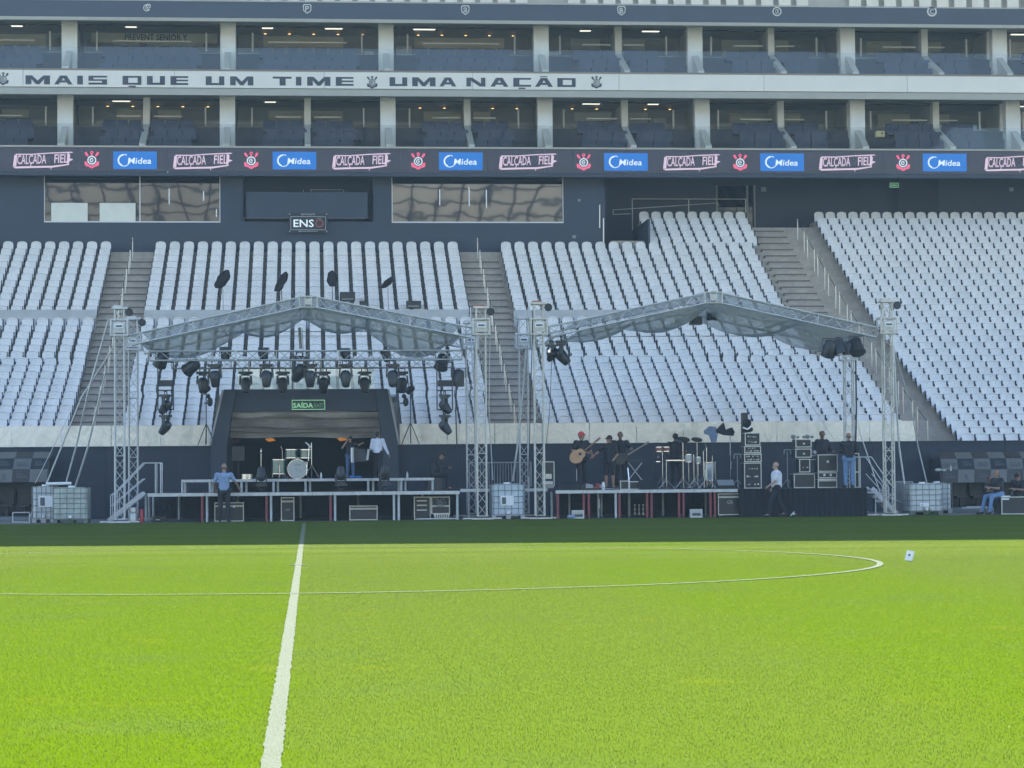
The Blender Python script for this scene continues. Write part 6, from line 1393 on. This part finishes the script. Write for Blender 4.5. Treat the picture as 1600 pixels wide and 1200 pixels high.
# monitors, keyboards and pedal boards on the floor
t=thing('pedal_board','low black pedal board with a white bottle on the right stage floor','pedal board',(PX(925,75.4),75.4,Z2)); mb=MB(); mb.box(PX(902,75.4),PX(945,75.4),75.3,75.8,Z2,Z2+.06); mb.build('board',M_ply,t)
random.seed(5)
for i in range(7): x=PX(906+i*5.4,75.4); MB().box(x-.06,x+.05,75.35,75.55,Z2+.061,Z2+.10+random.random()*.12).build('pedal',random.choice([M_fix,M_grey,M_black,mat('pedal_red',(.3,.05,.05))]),t)
x=PX(941,75.3); mb=MB(); mb.lathe((x,75.25,Z2),[(.05,0),(.05,.2),(.02,.26)],10); tag(mb.build('white_bottle',M_white),'white bottle beside the pedal board on the right stage','bottle')
mb=MB(); mb.path([(PX(938,75.2),75.2,Z2+.12),(PX(944,75.2),75.2,Z2+.04),(PX(960,75.2),75.2,Z2+.02),(PX(972,75.2),75.3,Z2+.02)],.012); tag(mb.build('floor_cable',M_steel),'pale cable curling on the right stage floor','cable')
for k,(u0,u1,v0,v1,lb) in enumerate(((969,983,751,757,'small amplifier with pale rim on the right stage floor'),(983,1003,752,757,'flat grey effects unit on the right stage floor'))):
    case(lb,u0,u1,v0,v1,75.2,.3,0,0,name='effects_unit',cat='effects unit',zbase=Z2)
mb=MB(); mb.path([P(981,731,75.6),P(983,752,75.5)],.022); tag(mb.build('white_stick',M_steel),'short bright white tube leaning on the small amplifier','tube')
t=thing('keyboard_stand','dark folding keyboard stand on the right stage','stand',(PX(990,77),77,Z2)); mb=MB(); mb.bar(P(982,750,77),P(1003,723,77),.03,.03); mb.bar(P(1003,750,77),P(982,723,77),.03,.03); mb.build('crossed_legs',M_grey,t); mb=MB(); a=P(980,721,77); b=P(1006,721,77); mb.box(a.x,b.x,76.85,77.2,a.z,a.z+.07); mb.build('tray',M_fix,t)
for k,(u,lb) in enumerate(((888,'black wedge monitor at the left end of the right stage'),(1133,'black wedge monitor near the right end of the drum riser'),(1012,'black wedge monitor left of the percussion'))):
    x=PX(u,74.9); t=thing('wedge_monitor',lb,'speaker',(x,74.9,Z2)); mb=MB(); mb.prism([(74.7,Z2+.0),(75.15,Z2),(75.15,Z2+.30),(74.85,Z2+.10)],x-.3,x+.3,plane='yz'); mb.build('cabinet',M_ply,t)
    mb=MB(); mb.quad((x-.27,75.13,Z2+.293),(x+.27,75.13,Z2+.293),(x+.27,74.86,Z2+.113),(x-.27,74.86,Z2+.113)); mb.build('grille',M_grey if k==1 else M_fix,t,flip=False)
# folded black parasols / covered boom gear above the percussion
t=thing('covered_boom','black cloth covered boom on a pale stand at the right of the percussion','covered stand',(PX(1141,77),77,Z2)); c=P(1130,672,77)
mb=MB(); q=lambda u,v:(P(u,v,77).x,P(u,v,77).z); mb.prism([q(1120,671),q(1130,661),q(1133,672),q(1143,668),q(1147,675),q(1145,681),q(1132,680),q(1121,676)],76.85,77.15); mb.build('cloth_cover',M_blackf,t)
mb=MB(); mb.path([P(1141,680,77),P(1141,711,77)],.02); mb.path([P(1142,721,77),P(1142,733,77)],.02); mb.path([P(1141.5,711,77),P(1141.5,757,77)],.008); mb.build('pole',M_aluw,t)
for s in(-1,1): MB().path([P(1142,745,77),P(1142+s*12,758,77)],.012).build('leg',M_fix,t)
t=thing('blue_cover','pale blue crumpled cover hanging behind the percussion','cover',(PX(1112,79.5),79.5,Z2)); mb=MB(); q=lambda u,v:(P(u,v,79.5).x,P(u,v,79.5).z); mb.prism([q(1100,673),q(1108,666),q(1118,667),q(1121,676),q(1119,690),q(1112,692),q(1108,680),q(1101,678)],79.4,79.55); mb.build('cloth',mat('cover_blue',(.16,.22,.32),rough=.8,bump=.6,bscale=12),t); MB().path([P(1113,690,79.5),P(1113,740,79.5)],.015).build('pole',M_fix,t)
# rack tower left of the white shirt man
def rack(u0,u1,v0,v1,Y,label,units,zb=None,detail=0):
    t,x0,x1,z0,z1=case(label,u0,u1,v0,v1,Y,.6,0,0,name='equipment_rack',cat='rack',zbase=zb)
    random.seed(int(u0)); h=(z1-z0-.06)/units
    for i in range(units):
        zz=z0+.03+h*i; o=MB().box(x0+.05,x1-.05,Y-.014,Y+.0,zz+.008,zz+h-.008).build('rack_unit',random.choice([M_fix,M_ply,M_black]),t)
        mb=MB()
        for k in range(detail): x=x0+.09+random.random()*(x1-x0-.18); s=random.uniform(.01,.03); mb.box(x-s,x+s,Y-.022,Y-.0145,zz+h*.3,zz+h*.3+min(h*.4,s*2))
        if detail: mb.build('control',M_edge,o,origin=org(o))
    return t
rack(1163,1189,697,708,76.0,'second rack case from the top of the tall stack on the right stage',2,detail=8)
rack(1163,1190,709,722,76.0,'third rack case of the tall stack on the right stage',2,detail=10)
rack(1163,1190,723,752,76.0,'lowest tall rack case of the stack on the right stage',3,zb=Z2,detail=5)
t=rack(1164,1188,676,696,76.0,'topmost rack case with tangled cables on the right stage stack',2,detail=14)
t=thing('black_speaker_column','narrow black speaker column standing behind the rack stack','speaker',(PX(1163,76.9),76.9,Z2)); a=P(1160,645,76.9); MB().box(a.x,PX(1168,76.9),76.9,77.2,Z2,a.z).build('cabinet',M_ply,t); mb=MB(); mb.ball(P(1168,661,76.8),.13,.1,.14,10,8); mb.ball(P(1170,671,76.8),.15,.1,.1,10,8); mb.build('dark_cloth',M_blackf,t); mb=MB(); mb.path([P(1161,668,76.65),P(1168,671,76.65),P(1174,666,76.65)],.03); mb.build('white_strap',M_white,t)
# central case stack
rack(1243,1268,686,699,76.2,'topmost drawer case of the middle stack on the right stage',1,detail=2)
rack(1243,1268,701,715,76.2,'second drawer case of the middle stack on the right stage',1,detail=2)
rack(1249,1266,717,738,76.2,'small cube case in the middle stack on the right stage',1,detail=3)
case('wide black base case of the middle stack on the right stage',1240.5,1273.5,740,758,76.2,.6,0,0,zbase=Z2)
q=P(1256,684,76.4); mb=MB()
for dx,r in((-.35,.09),(-.2,.05),(0,.06),(.12,.09),(.28,.06)): mb.ball((q.x+dx,76.4,q.z+r*.4),r,r,r*.8,10,6)
tag(mb.build('cable_heap',mat('cable_grey',(.2,.21,.22))),'small heap of cables and gadgets on the middle case stack','cables')
case('tall open black case on the right stage left of the man in jeans',1278,1309,710,737,76.0,.6,0,1,cat='flight case')
case('thin lid case under the tall open case on the right stage',1278,1308,738,747,76.0,.6,0,2)
case('lowest case with cream edging below the thin lid case',1278,1308,748,760,76.0,.6,.2,0,zbase=Z2)
mb=MB(); q=P(1272,707,76.3); mb.ball(q,.08,.06,.08,8,6); mb.path([q,P(1278,715,76.3)],.02); tag(mb.build('gooseneck_lamp',M_grey),'small grey gooseneck lamp between the two case stacks','lamp')
mb=MB(); mb.bar(P(1266,712,76.3),P(1278,712,76.3),.03,.03); mb.bar(P(1266,718,76.3),P(1278,718,76.3),.03,.03); tag(mb.build('bracket_bars',M_grey),'two grey bars bridging the case stacks','bars')
case('narrow case with pale corner fittings at the right edge of the right stage',1334,1343,708,757,75.6,.5,.55,0,zbase=Z2)
for k,(u,v0,lb) in enumerate(((1230,705,'grey guitar stand left of the middle case stack'),(1152,712,'thin dark stand left of the rack stack'))):
    c=P(u,v0,76.8); t=thing('instrument_stand',lb,'stand',(c.x,76.8,Z2)); stand3(t,c.x,76.8,Z2,c.z,.25,m=M_grey,hub=.3,r=.016); mb=MB(); mb.path([(c.x-.12,76.78,c.z-.1),(c.x-.1,76.78,c.z+.05),(c.x+.1,76.78,c.z+.05),(c.x+.12,76.78,c.z-.1)],.02); mb.build('cradle',M_grey,t)
# cable coil on the grass at the skirt
mb=MB(); q=P(1238,806,73.9); mb.path([(q.x-.05,73.95,.02),(q.x,73.9,.10),(q.x+.06,73.9,.16),(q.x+.02,73.9,.06),(q.x+.1,73.9,.10)],.014); tag(mb.build('white_cable',M_white),'short white cable end sticking up before the black skirt','cable')
mb=MB(); q=P(1200,808,73.9); mb.path([(q.x-.08,73.9,.015),(q.x,73.88,.03),(q.x+.08,73.92,.015)],.012); tag(mb.build('white_cable',M_white),'short white cable piece lying flat before the black skirt','cable')
# ---------------------------------------------------------------- dugouts
def dugout(label,u0,cols,start,Y,shift=0):
    t=thing('team_dugout',label,'dugout',(PX(u0,Y),Y,0)); M_d=mat('dugout_dark',(.014,.018,.026),rough=.4); M_l=mat('dugout_pale',(.12,.125,.125),rough=.45); M_t=mat('dugout_print',(.10,.11,.12)); M_t2=mat('dugout_print_pale',(.12,.13,.14))
    rowsv=[(707,716,Y+.25,Y+.6),(717,733,Y,Y+.25),(734,754,Y,Y)]
    W=28.6
    tops=[PZ(v,Y,u0+50) for v in(754,733.5,716.5,706)]; zz=[(tops[0],Y),(tops[1],Y+.03),(tops[2],Y+.3),(tops[3],Y+.8)]
    for rI in range(3):
        za,ya_=zz[rI]; zb,yb_=zz[rI+1]
        for cI in range(cols):
            xa_=PX(u0,Y)+cI*.585+rI*.03; xb_=xa_+.58; pale=(rI+cI+start)%2==0
            mb=MB(); mb.add([(xa_,ya_,za+.004),(xb_,ya_,za+.004),(xb_+.03,yb_,zb-.004),(xa_+.03,yb_,zb-.004),(xa_,ya_+.03,za+.004),(xb_,ya_+.03,za+.004),(xb_+.03,yb_+.03,zb-.004),(xa_+.03,yb_+.03,zb-.004)],[(0,1,2,3),(7,6,5,4),(0,4,5,1),(1,5,6,2),(2,6,7,3),(3,7,4,0)])
            o=mb.build('sponsor_panel',M_l if pale else M_d,t); cx=(xa_+xb_)/2+.015; cz=(za+zb)/2; ym=(ya_+yb_)/2-.012
            if rI==0 and pale:
                mb=MB(); mb.ball((cx,ym,cz-.03),.05,.004,.06,8,6); mb.path([(cx-.07,ym,cz+.08),(cx-.02,ym,cz+.02),(cx+.02,ym,cz+.02),(cx+.07,ym,cz+.08)],.008); mb.build('deer_emblem',M_t,o,origin=org(o)); text('print','DEER',M_t,o,cx,cz-.13,ym,.28,.04)
            elif rI==1 and pale:
                oo=MB().box(cx-.17,cx+.17,ym-.08,ym-.07,cz-.07,cz+.07).build('print',M_t,o,origin=org(o)); text('print_word','BMG',M_l,oo,cx,cz,ym-.082,.26,.08)
            elif not pale and rI<2:
                text('print','ESPORTE DA',M_t2,o,cx-.03,cz+.06,ym-(.0 if rI==0 else .08),.22,.05); text('print','SORTE',M_t2,o,cx+.02,cz-.03,ym-(.0 if rI==0 else .08),.34,.08)
    w_=cols*.585
    mb=MB(); x0=PX(u0,Y); mb.box(x0-.02,x0+w_+.05,Y+1.3,Y+1.34,.25,tops[3]); mb.box(x0-.05,x0-.02,Y+.0,Y+1.3,.25,tops[2]); mb.box(x0+w_+.05,x0+w_+.08,Y,Y+1.3,.25,tops[2]); mb.build('shell',mat('dugout_shell',(.025,.03,.04),rough=.5),t)
    MB().box(x0-.3,x0+w_+.2,Y-.8,Y+1.3,0,.13).build('base_step',mat('dugout_base',(.14,.155,.16),rough=.7),t)
    for i in range(cols):
        xx=x0+.1+i*.585; mb=MB(); mb.box(xx,xx+.45,Y+.5,Y+.95,.45,.53); mb.box(xx,xx+.45,Y+.95,Y+1.05,.53,1.05); mb.box(xx+.18,xx+.27,Y+.7,Y+.8,.13,.45); mb.build('bench_seat',M_black,t)
dugout('covered team dugout with checkered sponsor panels at the right',1469,6,1,80.4)
dugout('covered team dugout with checkered sponsor panels at the left edge',-64,5,0,80.4)
mb=MB(); mb.box(PX(1500,78.8),PX(1548,78.8),78.8,79.3,.13,.17); mb.box(PX(1508,78.8),PX(1540,78.8),78.85,79.2,.17,.20); tag(mb.build('folded_boards',mat('board_pale',(.35,.37,.37),rough=.5)),'flat pale boards lying in front of the right dugout','boards')
t,x0,x1,z0,z1_=case('black case with white straps and a bottle on top at the far right',1565,1604,776,805,74.4,.6,0,0,zbase=0)
mb=MB(); mb.box(x0+.03,x0+.25,74.37,74.385,z1_-.10,z1_-.05); mb.box(x0+.06,x0+.3,74.4,74.7,z1_+.0,z1_+.03); mb.build('strap',M_white,t)
x=PX(1578,74.7); mb=MB(); mb.lathe((x,74.7,z1_+.03),[(.035,0),(.035,.12),(.012,.16),(.012,.19)],8); tag(mb.build('drink_bottle',M_fix),'dark bottle on the case at the far right','bottle')
# seats under the two sitting people
for u,Y,h in((1556,74.9,.42),(1588,75.5,.42),(1541,75.9,.42)):
    x=PX(u,Y); t=thing('stool',f'low dark stool under the person sitting {"in jeans" if u==1556 else "at the picture edge" if u==1588 else "behind with a phone"}','stool',(x+.1,Y,0)); mb=MB(); mb.box(x-.1,x+.3,Y-.2,Y+.2,h-.04,h+.02); mb.build('seat',M_black,t)
    for a in(-.06,.26):
        for b in(-.16,.16): MB().tube((x+a,Y+b,0),(x+a,Y+b,h-.04),.014).build('leg',M_fix,t)
# loose bits in boxes
for li,(u,v,Y,lb) in enumerate(((577,87,106.6,'pale high chair inside the third upper box'),(865,88,106.5,'pale low chair frame inside the fourth upper box'))):
    c=P(u,v,Y); t=thing('box_chair',lb,'chair',(c.x,Y,c.z-.3)); mb=MB(); s=.18
    for a in(-s,s):
        for b in(0,.3): mb.tube((c.x+a,Y+b,c.z-.32),(c.x+a,Y+b,c.z+.22),.02,5)
    mb.build('frame',M_concl,t); mb=MB(); mb.box(c.x-s,c.x+s,Y,Y+.3,c.z-.04,c.z); mb.box(c.x-s,c.x+s,Y+.28,Y+.31,c.z+.1,c.z+.24); mb.build('seat',M_concl,t)
c=P(1374,210,103.95); t=thing('cardboard_parcel','pale yellow cardboard box on a lower balcony at right','box',(c.x,103.9,16.5)); mb=MB(); mb.box(c.x-.19,c.x+.19,103.7,104.0,c.z-.14,c.z+.13); mb.build('carton',mat('carton_yellow',(.60,.50,.28),rough=.7),t); mb=MB(); mb.box(c.x+.03,c.x+.10,103.69,103.699,c.z-.03,c.z+.05); mb.build('dark_hole',M_black,t)
# ================================================================ HAZE
if HAZE>0:
    hz=MB().box(-62,72,-32,140,-1.55,36.6).build('haze',mat('tmp_haze',(1,1,1)))
    m=bpy.data.materials.new('haze'); m.use_nodes=True; n=m.node_tree.nodes; n.clear(); o=n.new('ShaderNodeOutputMaterial'); v=n.new('ShaderNodeVolumePrincipled')
    v.inputs['Color'].default_value=(.50,.76,1,1); v.inputs['Density'].default_value=HAZE; v.inputs['Anisotropy'].default_value=.55
    m.node_tree.links.new(v.outputs[0],o.inputs['Volume']); hz.data.materials.clear(); hz.data.materials.append(m); tag(hz,'thin bluish air haze over the whole stadium','haze',kind='stuff')
